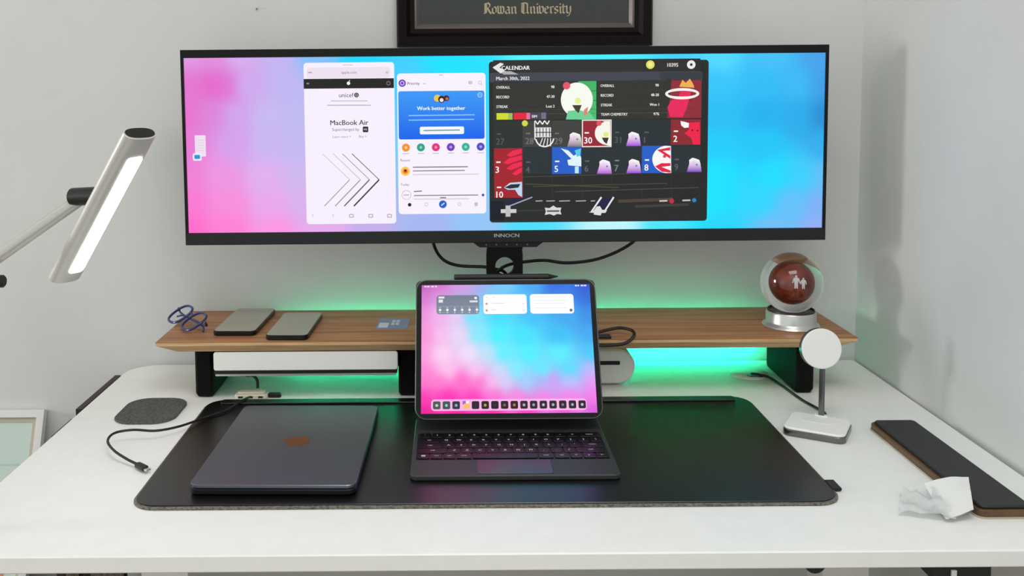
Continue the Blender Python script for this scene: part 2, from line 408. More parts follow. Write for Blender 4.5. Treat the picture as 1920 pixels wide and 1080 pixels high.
# gold blackletter lettering drawn with a broad slanted pen
NIB = 0.115; NA = math.radians(40)
def gl(ch):
    mi = lambda x: [[(x - .1, .92), (x, 1.0 - .12), (x, .14), (x + .12, .0)]]
    G = {
        'o': [[(.25, 0), (0, .2), (0, .8), (.25, 1), (.5, .8), (.5, .2), (.25, 0)]],
        'n': mi(.1) + [[(.12, .8), (.38, 1.0), (.55, .85), (.55, .14), (.67, 0)]],
        'w': [[(-.02, 1.1), (.05, .85), (.05, .15), (.3, 0), (.4, .15)], [(.33, 1.1), (.4, .85), (.4, .15), (.65, 0), (.8, .2), (.8, .85), (.6, 1.05)]],
        'a': [[(.05, .85), (.25, 1), (.5, .85), (.5, .14), (.62, 0)], [(.5, .55), (.2, .55), (.02, .35), (.05, .12), (.25, 0), (.5, .15)]],
        'i': mi(.12) + [[(.06, 1.36), (.16, 1.26)]],
        'v': [[(-.02, 1.1), (.05, .85), (.05, .15), (.3, 0), (.52, .2), (.52, .8), (.3, 1.02)]],
        'e': [[(.05, .55), (.5, .72), (.3, 1), (.02, .8), (.02, .2), (.25, 0), (.5, .15)]],
        'r': mi(.1) + [[(.12, .82), (.3, 1), (.45, .88)]],
        's': [[(.45, .86), (.22, 1), (.02, .8), (.05, .6), (.42, .42), (.45, .2), (.22, 0), (0, .14)]],
        't': [[(.12, 1.3), (.12, .14), (.3, 0), (.42, .1)], [(-.08, .95), (.4, .95)]],
        'y': [[(-.02, 1.1), (.05, .85), (.05, .15), (.3, 0)], [(.52, 1.02), (.55, .2), (.35, -.3), (.05, -.38)]],
        'R': [[(-.05, 1.35), (.12, 1.5), (.12, .12), (-.05, 0)], [(.3, 1.45), (.3, .1)], [(.12, 1.42), (.5, 1.55), (.78, 1.3), (.72, .95), (.3, .78)], [(.45, .8), (.72, .3), (.95, 0)], [(-.1, .05), (.3, .12)]],
        'U': [[(-.08, 1.4), (.15, 1.5), (.08, 1.1), (.06, .3), (.35, 0), (.8, .2)], [(.3, 1.48), (.3, .2)], [(.55, 1.5), (.8, 1.35), (.8, .2), (.95, 0)], [(.15, 1.48), (.55, 1.52)]],
    }
    return G[ch]
ADV = {'o': .72, 'n': .86, 'w': 1.02, 'a': .8, 'i': .38, 'v': .74, 'e': .7, 'r': .6, 's': .66, 't': .56, 'y': .76, 'R': 1.12, 'U': 1.18, ' ': .5}
def d3(x, y, layer): return (x, YB - .0072 - layer * .0001, y)
TX = Flat(d3); nb = (math.cos(NA) * NIB, math.sin(NA) * NIB)
pen = 0; strokes = []
for ch in 'Rowan University':
    if ch != ' ':
        for st in gl(ch): strokes.append([(x + pen, y) for x, y in st])
    pen += ADV[ch]
TX0, TX1 = 0.0605, 0.2235; sc = (TX1 - TX0) / pen; TBASE = 0.6595
for st in strokes:
    for (a, b) in zip(st, st[1:]):
        P = [(a[0] - nb[0], a[1] - nb[1]), (a[0] + nb[0], a[1] + nb[1]), (b[0] + nb[0], b[1] + nb[1]), (b[0] - nb[0], b[1] - nb[1])]
        TX.poly([(TX0 + p[0] * sc, TBASE + p[1] * sc * 0.94) for p in P], (214, 198, 156), 1)
TX.build('lettering', 'print', dip, label='gold blackletter lettering on dark mat board')
obj('nail', MB().cyl((-.362, YB - .004, .672), (-.362, YB, .672), .0016, 10), 'chrome') and None
tag(bpy.data.objects['nail'], 'tiny nail in the bare wall left of the diploma', 'nail')

# ================================================================== ULTRAWIDE MONITOR
MX, MY, MZ0, MZ1 = 0.0886, 1.6002, 0.2615, 0.5905
mon = thing('ultrawide_monitor', 'black ultrawide monitor showing pink to cyan desktop with three windows', 'monitor', (MX, 1.67, SZ))
RM = Matrix.Translation((MX, 0, MZ0)) @ Matrix.Rotation(-0.0015, 4, 'Y') @ Matrix.Translation((-MX, 0, -MZ0))
hb = 0.5415
bd = MB().slab(rr(2 * hb, MZ1 - MZ0, .004, 4, MX, (MZ0 + MZ1) / 2), MY + .004, MY + .024, .002, RM @ XZ)
obj('housing', bd, 'bezel', mon)
SW0, SW1, SH0, SH1 = MX - .5365, MX + .5365, .2822, .5843
obj('bezel', MB().add([], []).frame(2 * hb, MZ1 - MZ0, SW1 - SW0, SH1 - SH0, [(0, 0), (0, .0045), (1, .0045), (1, 0)], RM @ Matrix.Translation((MX, MY + .0045, (MZ0 + MZ1) / 2 + 0)) @ Matrix(((1, 0, 0, 0), (0, 0, -1, 0), (0, 1, 0, 0), (0, 0, 0, 1)))), 'bezel', mon)
obj('chin', MB().box(MX - hb, MX + hb, MY - .0005, MY + .006, MZ0, SH0, .001, RM), 'chin', mon)
obj('rear_cover', MB().slab(rr(.46, .22, .03, 5, MX, .43), MY + .024, MY + .052, .006, XZ), 'bezel', mon)
col = MB()
# stand column with a round cable hole: ring of quads between hole and column outline
hx, hz, hr = .0905, .2085, .0165; cx0, cx1 = .0605, .1225; y0, y1 = 1.664, 1.678; n = 32
inn = [(hx + hr * math.cos(2 * PI * i / n), hz + hr * math.sin(2 * PI * i / n)) for i in range(n)]
out = []
for i in range(n):
    a = 2 * PI * i / n; c, s_ = math.cos(a), math.sin(a)
    k = min((cx1 - hx) / abs(c) if abs(c) > 1e-6 else 9, .031 / abs(s_) if abs(s_) > 1e-6 else 9); out.append((hx + c * k, hz + s_ * k))
V = [(x, y0, z) for x, z in inn] + [(x, y0, z) for x, z in out] + [(x, y1, z) for x, z in inn] + [(x, y1, z) for x, z in out]; Fc = []
for i in range(n):
    j = (i + 1) % n
    Fc += [(i, j, n + j, n + i), (2 * n + i, 3 * n + i, 3 * n + j, 2 * n + j), (i, 2 * n + i, 2 * n + j, j), (n + i, n + j, 3 * n + j, 3 * n + i)]
col.add(V, Fc); col.box(cx0 - .001, cx1, y0, y1, hz + .031, .42); col.box(cx0 - .001, cx1, y0, y1, SZ + .008, hz - .031)
obj('stand_column', col, 'blackm', mon, smooth=0)
obj('stand_hinge', MB().box(.065, .118, MY + .05, y0 + .002, .40, .46, .004), 'blackm', mon)
obj('stand_base', MB().slab(rr(.235, .165, .012, 5, .091, 1.677), SZ, SZ + .008, .0015), 'blackm', mon)
osd = obj('button_strip', MB().slab([(.033, .2615), (.045, .2525), (.142, .2525), (.154, .2615)], MY + .006, MY + .022, 0, XZ), 'black', mon, smooth=0)
for i in range(5):
    obj('button', MB().cyl((.056 + i * .0175, MY + .0052, .2572), (.056 + i * .0175, MY + .007, .2572), .0011, 10), 'crystal', osd)
logo = Flat(lambda x, y, l: (MX + .002 + x, MY - .0008 - l * .0001, .2735 - y))
logo.text(0, 0.0025, .0085, 'INNOCN', (176, 178, 180), 1, 'c', .008, 1.25)
logo.build('brand_lettering', 'print', mon, label='small grey brand lettering on monitor chin')
# --- screen picture. Screen units: 1200 wide x 336 tall, y down
UX = (SW1 - SW0) / 1200; UZ = (SH1 - SH0) / 336
def scr(x, y, layer):
    return tuple(RM @ Vector((SW0 + x * UX, MY + .0030 - layer * .00012, SH1 - y * UZ)))
def S(x, y):
    """photographed screen measurement -> screen units"""
    yt = 101 - 9 * (x - 343) / 1210; yb = 438 - 10 * (x - 358) / 1179; xl = 343 + 15 * (y - 101) / 337; xr = 1553 - 16 * (y - 92) / 336
    return ((x - xl) / (xr - xl) * 1200, (y - yt) / (yb - yt) * 336)
ctrl = []
def row(y, *pts):
    for x, *rgb in pts:
        sx, sy = S(x, y); ctrl.append((sx / 1200, sy / 336, rgb))
row(105, (350, 222, 150, 228), (400, 226, 140, 220), (450, 212, 175, 238), (520, 196, 178, 240), (590, 130, 190, 248), (680, 10, 214, 255), (850, 0, 226, 255), (1000, 80, 242, 255), (1150, 66, 236, 255), (1350, 80, 216, 255), (1450, 66, 192, 246), (1545, 70, 160, 235))
row(160, (350, 226, 115, 205), (400, 228, 98, 198), (425, 224, 112, 206), (460, 205, 172, 238), (540, 190, 182, 240), (750, 60, 205, 252), (910, 30, 220, 255), (1340, 46, 196, 248), (1430, 40, 188, 246), (1500, 56, 186, 246), (1545, 60, 158, 230))
row(215, (350, 230, 112, 204), (400, 220, 130, 216), (440, 206, 165, 236), (500, 198, 184, 241), (560, 188, 186, 240), (750, 90, 205, 250), (1340, 30, 188, 245), (1430, 22, 176, 240), (1500, 34, 172, 236), (1545, 34, 140, 212))
row(270, (350, 232, 120, 210), (440, 212, 160, 234), (500, 200, 182, 241), (560, 194, 184, 240), (750, 110, 204, 248), (915, 80, 214, 252), (1340, 18, 204, 250), (1430, 20, 198, 248), (1545, 46, 172, 236))
row(330, (355, 238, 126, 214), (420, 236, 148, 226), (500, 224, 174, 240), (560, 206, 182, 240), (750, 140, 196, 244), (915, 120, 210, 250), (1340, 8, 226, 255), (1450, 14, 222, 255), (1500, 50, 210, 252), (1540, 96, 190, 246))
row(380, (357, 248, 118, 210), (430, 246, 140, 220), (510, 232, 166, 236), (570, 214, 176, 238), (745, 165, 185, 240), (912, 140, 200, 246), (1330, 6, 228, 255), (1420, 40, 214, 254), (1480, 100, 192, 248), (1538, 126, 176, 244))
row(432, (358, 255, 104, 200), (430, 255, 124, 212), (520, 252, 148, 226), (610, 232, 170, 236), (700, 198, 172, 236), (800, 166, 180, 240), (900, 150, 194, 246), (985, 70, 222, 254), (1150, 190, 246, 255), (1250, 70, 228, 255), (1350, 30, 212, 250), (1440, 116, 188, 246), (1530, 150, 172, 246))
screen = wallpaper(scr, 110, 32, 1200, 336, ctrl, 'screen', 'screen', mon, 3.56)
def win_xy(x, y): return S(x, y)
def R_(Fl, x0, y0, x1, y1, col, layer=1, r=0, bot=None):
    a, b = S(x0, y0), S(x1, y1); Fl.rect(a[0], a[1], b[0], b[1], col, layer, r, bot)
def T_(Fl, x, y, size, txt, col, layer=3, al='l', bold=0.0, sx=1.0):
    a = S(x, y); Fl.text(a[0], a[1], size, txt, col, layer, al, bold, sx)
def D_(Fl, x, y, r, col, layer=2, **k): a = S(x, y); Fl.disc(a[0], a[1], r, col, layer, **k)
def L_(Fl, x0, y0, x1, y1, wd, col, layer=2): a, b = S(x0, y0), S(x1, y1); Fl.line(a[0], a[1], b[0], b[1], wd, col, layer)
def P_(Fl, pts, col, layer=2): Fl.poly([S(*p) for p in pts], col, layer)
# browser window
b = Flat(scr); R_(b, 569, 118, 744, 420, (246, 238, 252), 1, 6)
R_(b, 575, 127, 732, 146, (236, 224, 238), 2, 5); L_(b, 643, 122, 662, 122, 1.2, (240, 170, 170)); T_(b, 655, 138, 7, 'apple.com', (120, 112, 122), 3, 'c'); L_(b, 578, 136, 585, 136, 2.5, (176, 170, 180), 3); L_(b, 724, 136, 729, 136, 4, (196, 188, 198), 3)
R_(b, 569.5, 148, 739.5, 165, (22, 20, 22), 2); L_(b, 575, 156.5, 580, 156.5, 3, (130, 126, 130), 3); D_(b, 654, 156, 3.2, (250, 250, 250), 3); L_(b, 655, 152, 656.5, 150.5, 1.4, (250, 250, 250), 3); b.ring(*S(729, 156), 4, 1.4, (120, 116, 120), 3)
T_(b, 650, 182, 11.5, 'unicef', (48, 44, 50), 3, 'c'); b.ring(*S(669, 178), 4.4, 2.0, (40, 36, 42), 3); D_(b, 669, 178, 1.8, (40, 36, 42), 3)
L_(b, 621, 189, 690, 189, 1.5, (190, 180, 196)); L_(b, 614, 197, 696, 197, 1.7, (184, 172, 190))
T_(b, 656, 234, 13.5, 'MacBook Air', (36, 34, 38), 3, 'c', .006); T_(b, 649, 245, 8.2, 'Supercharged by', (104, 98, 108), 3, 'c', 0, .92); R_(b, 681, 237, 691.5, 247.5, (24, 22, 26), 2, 1.5); T_(b, 686.2, 244, 5, 'M2', (240, 240, 245), 4, 'c')
T_(b, 642, 258, 6.2, 'Learn more >', (128, 120, 134), 3, 'c'); T_(b, 681, 257.5, 6.2, 'Buy >', (128, 120, 134), 3, 'c')
for i, (x, g1, g2, wv) in enumerate(((605, 196, 168, 1.0), (625, 190, 158, 1.2), (642, 150, 96, 1.6), (660, 96, 26, 2.0))):
    tip = (x + 52, 337); L_(b, x + 1, 288, tip[0], tip[1], .8 + wv * .3, (g1, g1 - 10, g1), 2); L_(b, tip[0], tip[1], x + 5, 387, 1.1 + wv * .7, (g2, g2 - 6, g2), 2)
for x, k in ((588, 1), (626, 1), (661, 2), (697, 2), (732, 2)):
    if k == 1: L_(b, x + 2, 402, x - 1, 405, .9, (186, 176, 190)); L_(b, x - 1, 405, x + 2, 408, .9, (186, 176, 190))
    else: R_(b, x - 5, 402, x + 4, 409, (180, 170, 184), 2, 1.5); R_(b, x - 3.4, 403.6, x + 2.4, 407.4, (244, 236, 250), 3, 1)
b.build('app_window', 'screen', screen, label='white browser page with grey arrows on the screen')
# mail window
b = Flat(scr); R_(b, 745, 138, 912, 401, (247, 240, 253), 1, 6)
L_(b, 824, 141, 832, 141, 1.2, (190, 160, 180)); D_(b, 755, 156, 7, (112, 72, 184), 2); b.ring(*S(755, 156), 4, 1.3, (220, 205, 245), 3); T_(b, 765, 159, 7.5, 'Priority', (58, 52, 62), 3, 'l', .004); L_(b, 794, 157, 799, 157, 1, (160, 150, 165)); R_(b, 879, 152, 887, 158, (206, 198, 210), 2, 2); b.ring(*S(901, 155), 3.4, 1.1, (200, 190, 204), 2); L_(b, 903, 157, 906, 160, 1.1, (200, 190, 204))
R_(b, 747.5, 171, 909.5, 260, (54, 150, 244), 2, 4, (0, 96, 236))
D_(b, 821, 184, 6.5, (236, 196, 70), 3); D_(b, 829, 186, 6.5, (40, 22, 24), 4); D_(b, 829, 187.5, 3.6, (250, 226, 214), 5); D_(b, 838, 184, 5.5, (70, 26, 24), 3); D_(b, 839, 185, 2.6, (190, 110, 84), 5); b.ring(*S(901, 178), 4.6, 1.3, (180, 214, 250), 3); L_(b, 899, 178, 903, 178, 1, (180, 214, 250), 3)
T_(b, 828, 206, 10, 'Work better together', (240, 247, 255), 4, 'c', .012); L_(b, 767, 216.5, 891, 215, 2.0, (140, 194, 250), 3); L_(b, 767, 225, 890, 223.5, 2.0, (140, 194, 250), 3)
R_(b, 788, 237.5, 871, 251, (244, 248, 254), 3, 3); L_(b, 795, 244.5, 863, 243.5, 2.4, (126, 150, 190), 4)
for x, c in ((762, (240, 146, 44)), (790, (36, 164, 132)), (818, (226, 38, 122)), (846, (108, 60, 190)), (874, (52, 176, 146)), (902, (78, 76, 190))):
    y = 276.5 - (x - 762) * .012; D_(b, x, y, 7.6, c, 3); D_(b, x, y, 2.6, tuple(min(255, int(k * .5 + 128)) for k in c), 4); L_(b, x - 6, y + 11.5, x + 6, y + 11.3, 1.5, (196, 186, 200), 3)
T_(b, 752, 302.5, 6.5, 'Recent', (96, 88, 100), 3); D_(b, 761, 321, 8.6, (250, 196, 72), 3); D_(b, 761, 321, 4.6, (236, 110, 40), 4); D_(b, 761, 320, 2.2, (60, 24, 20), 5)
for y, x1, g in ((313.5, 878, 92), (320.5, 872, 110), (327.5, 898, 184)): L_(b, 775, y, x1, y - 1, 2.0, (g + 30, g + 22, g + 34), 3)
T_(b, 752, 348.5, 6.5, 'Today', (96, 88, 100), 3); b.ring(*S(763, 366), 9, 1.0, (190, 180, 194), 3); L_(b, 758, 366, 768, 366, 1.6, (170, 160, 174), 3)
for y, x0, x1, g in ((359.5, 777, 792, 90), (367, 777, 897, 110), (374, 777, 880, 184)): L_(b, x0, y, x1, y - 1, 2.0, (g + 30, g + 22, g + 34), 3)
D_(b, 906, 366, 2.6, (60, 70, 170), 3)
D_(b, 769, 384.5, 3.4, (26, 22, 28), 3); D_(b, 831, 383.5, 7.4, (20, 92, 206), 3); L_(b, 828, 386, 834, 381, 1.8, (230, 240, 255), 4); b.ring(*S(800, 384), 3.6, 1, (196, 188, 200), 3); b.ring(*S(862, 383), 3.4, 1, (196, 188, 200), 3); R_(b, 890, 380, 896, 387, (196, 188, 200), 3, 1.5)
L_(b, 826, 371, 837, 371, 2.2, (120, 110, 126), 4)
b.build('app_window', 'screen', screen, label='white mail app with blue banner on the screen')
# game calendar window
b = Flat(scr); K = (38, 44, 42)
R_(b, 918, 116, 1323, 415, (30, 33, 32), 1, 6)
def cell(x0, y0, x1, y1, c, l=2, bot=None): R_(b, x0, y0, x1, y1, c, l, 0, bot)
cell(926, 113.5, 1316, 134, (40, 38, 38), 2); cell(920, 137, 1316, 152, (62, 64, 76), 2); cell(1240, 136, 1320, 151, (48, 56, 62), 3)
cell(926, 153, 1312, 222, (44, 44, 40), 2)
for y, g in ((172, 54), (190, 50), (206, 58), (214, 72)): L_(b, 930, y, 1300, y - 3, 1.0, (g, g - 2, g - 6), 3)
P_(b, [(925, 127), (938, 119), (946, 119), (938, 127), (950, 134), (960, 134), (974, 140), (946, 140)], (176, 174, 172), 3); P_(b, [(925, 127), (940, 118), (946, 121), (938, 127), (948, 133), (940, 138)], (232, 230, 228), 4)
T_(b, 942, 131.5, 10.5, 'CALENDAR', (236, 236, 236), 5, 'l', .014, .98); D_(b, 1222, 122, 8, (226, 222, 92), 4); D_(b, 1222, 122, 4.4, (240, 236, 150), 5); T_(b, 1254, 126, 10, '10395', (226, 220, 214), 4, 'l', .012, .9); D_(b, 1299, 122, 8, (236, 236, 236), 4); D_(b, 1299, 122, 2.6, (50, 48, 50), 5)
T_(b, 932, 150.5, 9, 'March 30th, 2022', (232, 232, 238), 5, 'l', .012, .98)
for y, a_, v in ((166.5, 'OVERALL', '98'), (184.5, 'RECORD', '47-30'), (202.5, 'STREAK', 'Lost 2')): T_(b, 932, y, 7.2, a_, (232, 232, 228), 5, 'l', .012, .86); T_(b, 1041, y - 1, 7.2, v, (236, 236, 232), 5, 'r', .012, .9)
for y, a_, v in ((163.5, 'OVERALL', '98'), (181.5, 'RECORD', '48-28'), (199.5, 'STREAK', 'Won 1'), (217, 'TEAM CHEMISTRY', '97%')): T_(b, 1128, y, 7.2, a_, (232, 232, 228), 5, 'l', .012, .86); T_(b, 1237, y - 1, 7.2, v, (236, 236, 232), 5, 'r', .012, .9)
cell(932, 212, 954, 224, (206, 218, 40), 4); cell(954, 212, 962, 224, (150, 190, 90), 4); cell(964, 211.5, 988, 223.5, (226, 30, 52), 4); cell(988, 211.5, 995, 223.5, (226, 110, 150), 4); cell(996, 211, 1016, 223, (70, 62, 82), 4); T_(b, 998, 220.5, 7, 'SIM', (240, 238, 244), 6, 'l', .01); cell(1016, 211, 1025, 223, (112, 104, 136), 4)
# team crest squares (plain emblem shapes)
cell(1086, 152.5, 1119, 224, (60, 178, 96), 3, (70, 190, 108)); D_(b, 1083, 187, 30, (246, 250, 238), 4, ry=32, n=36); P_(b, [(1062, 224), (1066, 208), (1086, 206), (1108, 212), (1116, 224)], (110, 206, 150), 5); D_(b, 1085, 189, 6, (232, 238, 150), 5); P_(b, [(1074, 197), (1092, 197), (1086, 212), (1080, 207)], (60, 56, 44), 6); D_(b, 1064, 161, 7, (226, 84, 98), 5); P_(b, [(1096, 206), (1104, 200), (1102, 214), (1096, 218)], (226, 130, 110), 6)
cell(1254, 150, 1316, 221, (142, 38, 54), 3); P_(b, [(1276, 163), (1282, 150), (1288, 156), (1296, 148), (1302, 158), (1304, 165)], (236, 176, 80), 4); a_ = S(1281, 176); b.ring(a_[0], a_[1], 32, 5.2, (246, 240, 236), 6, ry=10.5, n=40); P_(b, [(1277, 172), (1298, 172), (1294, 186), (1288, 206), (1281, 220), (1257, 219), (1253, 202), (1260, 188), (1274, 184)], (232, 32, 88), 5); P_(b, [(1253, 148), (1262, 148), (1253, 224)], K, 4)
# calendar grid
xs = [926, 980, 1035, 1091, 1147, 1202, 1258, 1314]; y1_, y2_, y3_, y4_ = 226, 276, 327, 372
for r_, (ya, yb) in enumerate(((y1_, y2_), (y2_, y3_))):
    for i in range(7):
        sh = -(xs[i] - 926) * .008
        c = (58, 60, 56) if (r_ == 0 and 1 <= i <= 2) else ((36, 42, 40) if r_ == 0 and i == 0 else (34, 44, 48))
        cell(xs[i] + .7, ya + sh + .7, xs[i + 1] - .7, yb + sh - .7, c, 3)
for i in range(1, 7): L_(b, xs[i], 327, xs[i] + 1, 372, 1, (48, 48, 44), 3)
for k, (x0_, y0_, x1_, y1x) in enumerate(((980, 332, 1180, 326), (1000, 350, 1250, 344), (1040, 360, 1310, 352), (985, 345, 1160, 352))): L_(b, x0_, y0_, x1_, y1x, 1.6, (66 + k * 4, 64 + k * 3, 54), 3)
cell(927, 278, 980, 371, (160, 24, 36), 4)
for k, (xa, ya, xb, yb_) in enumerate(((950, 291, 979, 279), (944, 305, 979, 291), (950, 316, 979, 303), (960, 326, 979, 314))): P_(b, [(xa, ya), (xa + 12, ya - 9), (xb, yb_), (xb, yb_ + 8), (xa + 8, ya + 3)], (238, 30, 80), 5)
P_(b, [(945, 352), (956, 343), (979, 341), (979, 370), (972, 366), (966, 356), (952, 356)], (190, 214, 236), 5); P_(b, [(946, 352), (958, 346), (976, 345), (972, 352), (956, 354)], (30, 32, 50), 6)
cell(1035.5, 275.5, 1090, 326, (28, 92, 200), 4); P_(b, [(1052, 278), (1066, 282), (1076, 292), (1086, 286), (1090, 296), (1090, 312), (1066, 310), (1064, 300), (1072, 298)], (226, 240, 248), 5); P_(b, [(1078, 282), (1090, 278), (1088, 292), (1082, 294)], (90, 200, 220), 6); cell(1078, 312, 1085, 325, (190, 230, 240), 5)
cell(1204, 273.5, 1258, 324.5, (28, 92, 200), 4); P_(b, [(1258, 274)] + [(1252 - 29 * math.sin(PI * i / 20), 299 - 26 * math.cos(PI * i / 20)) for i in range(1, 20)] + [(1258, 324.5)], (250, 246, 246), 5); P_(b, [(1232, 281), (1257, 276), (1257, 282), (1243, 283), (1257, 292), (1257, 298)], (226, 30, 66), 6); P_(b, [(1228, 312), (1240, 306), (1257, 306), (1257, 311), (1240, 313), (1257, 320), (1257, 324), (1240, 322)], (226, 30, 66), 6); D_(b, 1246, 293, 3, (214, 60, 80), 6)
cell(1092, 224.5, 1147, 275.5, (238, 226, 220), 4); cell(1094, 226.5, 1145, 273.5, (150, 30, 46), 5); P_(b, [(1145, 226.5), (1130, 227)] + [(1140 - 24 * math.sin(PI * i / 14), 250 - 22 * math.cos(PI * i / 14)) for i in range(1, 14)] + [(1145, 273.5)], (244, 246, 232), 6); D_(b, 1137, 252, 5, (226, 232, 140), 7); P_(b, [(1129, 258), (1142, 258), (1138, 270), (1133, 266)], (50, 46, 40), 7); D_(b, 1124, 231, 5, (222, 80, 96), 7)
cell(1259, 224, 1314, 271, (138, 34, 44), 4); P_(b, [(1277, 227), (1283, 228), (1293, 231), (1292, 239), (1284, 240), (1278, 235)], (250, 246, 244), 6); P_(b, [(1294, 230), (1313, 229), (1313, 271), (1300, 271), (1296, 258), (1284, 250), (1292, 244)], (236, 26, 70), 5); D_(b, 1299, 244, 1.6, (60, 10, 20), 6); D_(b, 1309, 245, 1.6, (60, 10, 20), 6)
# shield emblem of bars and lattice
for k in range(3): L_(b, 1004 + k * 9, 226, 1009 + k * 9, 233, 2, (240, 240, 240), 5); L_(b, 1009 + k * 9, 233, 1013 + k * 9, 226, 2, (240, 240, 240), 5)
cell(1004, 239, 1034, 247, (226, 226, 226), 5); cell(1004, 249, 1034, 257, (226, 226, 226), 5)
for k in range(5): L_(b, 1007 + k * 6, 240, 1007 + k * 6, 256, 1.6, (60, 60, 60), 6)
b.ring(*S(1022, 258), 18, 2.4, (240, 240, 240), 5, a0=.1, a1=PI * .95, n=16)
for k in range(4): L_(b, 1012 + k * 7, 274, 1018 + k * 5, 259, 1.6, (236, 236, 236), 5)
L_(b, 1003.5, 227, 1003.5, 262, 1.8, (236, 236, 236), 5)
D_(b, 985, 231, 5.6, (214, 214, 66), 5)
# white-to-purple tickets
def ticket(x, y, lo):
    b.poly([S(x - 14, y + 14), S(x - 9, y - 2), S(x - 9, y - 9), S(x - 3, y - 13), S(x + 2, y - 12), S(x + 10, y - 9), S(x + 12, y - 2), S(x + 14, y + 14)], [lo, (236, 200, 240), (250, 250, 250), (252, 252, 252), (252, 252, 252), (250, 250, 250), (236, 200, 240), lo], 5)
    D_(b, x + 5, y, 1.8, (140, 110, 150), 6); D_(b, x - 1, y - 5, 1.6, (220, 205, 225), 6)
ticket(1078, 261, (120, 120, 110)); ticket(1188, 260, (150, 60, 210)); ticket(1133, 312, (176, 80, 214)); ticket(1188, 311, (150, 60, 210)); ticket(1301, 309, (110, 50, 190))
for x, y, s_, c in ((931, 271, '27', 84), (986, 270, '28', 110), (1040, 270, '29', 110), (1096, 269, '30', 250), (1153, 268, '31', 84), (1208, 268, '1', 90), (1263, 266, '2', 250), (930, 324, '3', 250), (986, 324, '4', 90), (1040, 322.5, '5', 250), (1096, 322, '6', 96), (1152, 321, '7', 130), (1208, 320, '8', 250), (1264, 319, '9', 90)):
    T_(b, x, y, 17, s_, (c, c, c), 8, 'l', .008, .95); L_(b, x + 1, y - 20, x + 9, y - 20, 2.6, (c, c, c), 8)
T_(b, 931, 371, 17, '10', (250, 240, 240), 8, 'l', .008, .95); L_(b, 932, 351.5, 940, 351.5, 2.6, (250, 240, 240), 8)
# lower menu
P_(b, [(946, 378), (980, 369), (1000, 367), (955, 393)], (18, 24, 60), 3); L_(b, 950, 389, 998, 370, 2.2, (168, 170, 176), 4); P_(b, [(1109, 400), (1126, 371), (1150, 371), (1132, 398)], (18, 24, 58), 3); L_(b, 1108, 398, 1127, 370, 3.2, (228, 230, 234), 4); L_(b, 1132, 398, 1150, 370, 3.2, (228, 230, 234), 4)
cell(939, 393, 968, 400, (206, 206, 206), 4); cell(948, 386, 957, 407, (190, 190, 190), 5); L_(b, 970, 396, 1018, 395, 1, (70, 74, 74), 4)
P_(b, [(1021, 404), (1023, 397), (1021, 390), (1030, 391), (1037, 386), (1043, 390), (1052, 390), (1050, 396), (1052, 403), (1044, 402), (1038, 405), (1030, 402)], (214, 214, 214), 4); cell(1025, 395, 1048, 398, (90, 90, 90), 5)
P_(b, [(1103, 399), (1112, 396), (1118, 388), (1124, 387), (1128, 394), (1137, 395), (1134, 400), (1127, 400), (1125, 405), (1112, 403), (1113, 400)], (222, 222, 222), 5)
for x0_, x1_ in ((1004, 1017), (1024, 1040), (1048, 1068), (1079, 1098), (1107, 1115)): L_(b, x0_, 377.5, x1_, 377, 1.8, (176, 176, 170), 4)
L_(b, 1158, 378, 1260, 374, 6, (74, 62, 52), 3); L_(b, 1190, 388, 1290, 384, 5, (60, 56, 46), 3)
L_(b, 1235, 377.5, 1250, 377, 3, (206, 196, 190), 5); D_(b, 1258, 377.5, 4.6, (190, 40, 50), 5); L_(b, 1278, 376.5, 1293, 376, 3, (186, 190, 196), 5); D_(b, 1300, 376, 4, (30, 130, 190), 5)
cell(920, 378, 946, 414, (8, 12, 30), 2)
b.build('app_window', 'screen', screen, label='dark sports calendar grid window on the screen')
b = Flat(scr); R_(b, 366, 253, 388, 293, (240, 222, 240), 1, 2); R_(b, 363, 287, 380, 301, (232, 236, 246), 2, 3); R_(b, 366, 290, 377, 297.5, (30, 146, 222), 3, 1.5)
for i in range(5): L_(b, 370, 262 + i * 5, 384, 262 + i * 5, 1, (222, 202, 224), 2)
b.build('minimised_window', 'screen', screen)
b = Flat(scr)
for x0_, x1_ in ((1504, 1508), (1510, 1514), (1516, 1519), (1524, 1534), (1536, 1543)): R_(b, x0_, 93.2, x1_, 97.2, (214, 234, 250), 1, .8)
b.build('status_icons', 'screen', screen)

# monitor cables
cab = tag(obj('monitor_cable', MB().tube([(-.030, MY + .03, .272), (-.036, 1.69, .250), (-.028, 1.708, .2245), (-.012, 1.711, .2085), (.014, 1.711, .2010), (.055, 1.700, .2010), (.075, 1.694, .198), (.090, 1.692, .194), (.101, 1.70, .176), (.108, 1.73, .145), (.112, 1.742, .1175), (.135, 1.735, .1165)], .0030), 'rubber'), 'black cable drooping from left underside of monitor into stand hole', 'cable', 'cables hanging under the monitor')
cab = tag(obj('monitor_cable', MB().tube([(.322, MY + .03, .270), (.318, 1.69, .243), (.290, 1.708, .2225), (.252, 1.711, .2095), (.205, 1.711, .2050), (.165, 1.708, .2105), (.128, 1.700, .2095), (.100, 1.690, .2065), (.083, 1.688, .198), (.076, 1.700, .180), (.076, 1.73, .145), (.070, 1.742, .1175), (.045, 1.735, .1165)], .0030), 'rubber'), 'black cable sagging from right underside of monitor to stand column', 'cable', 'cables hanging under the monitor')

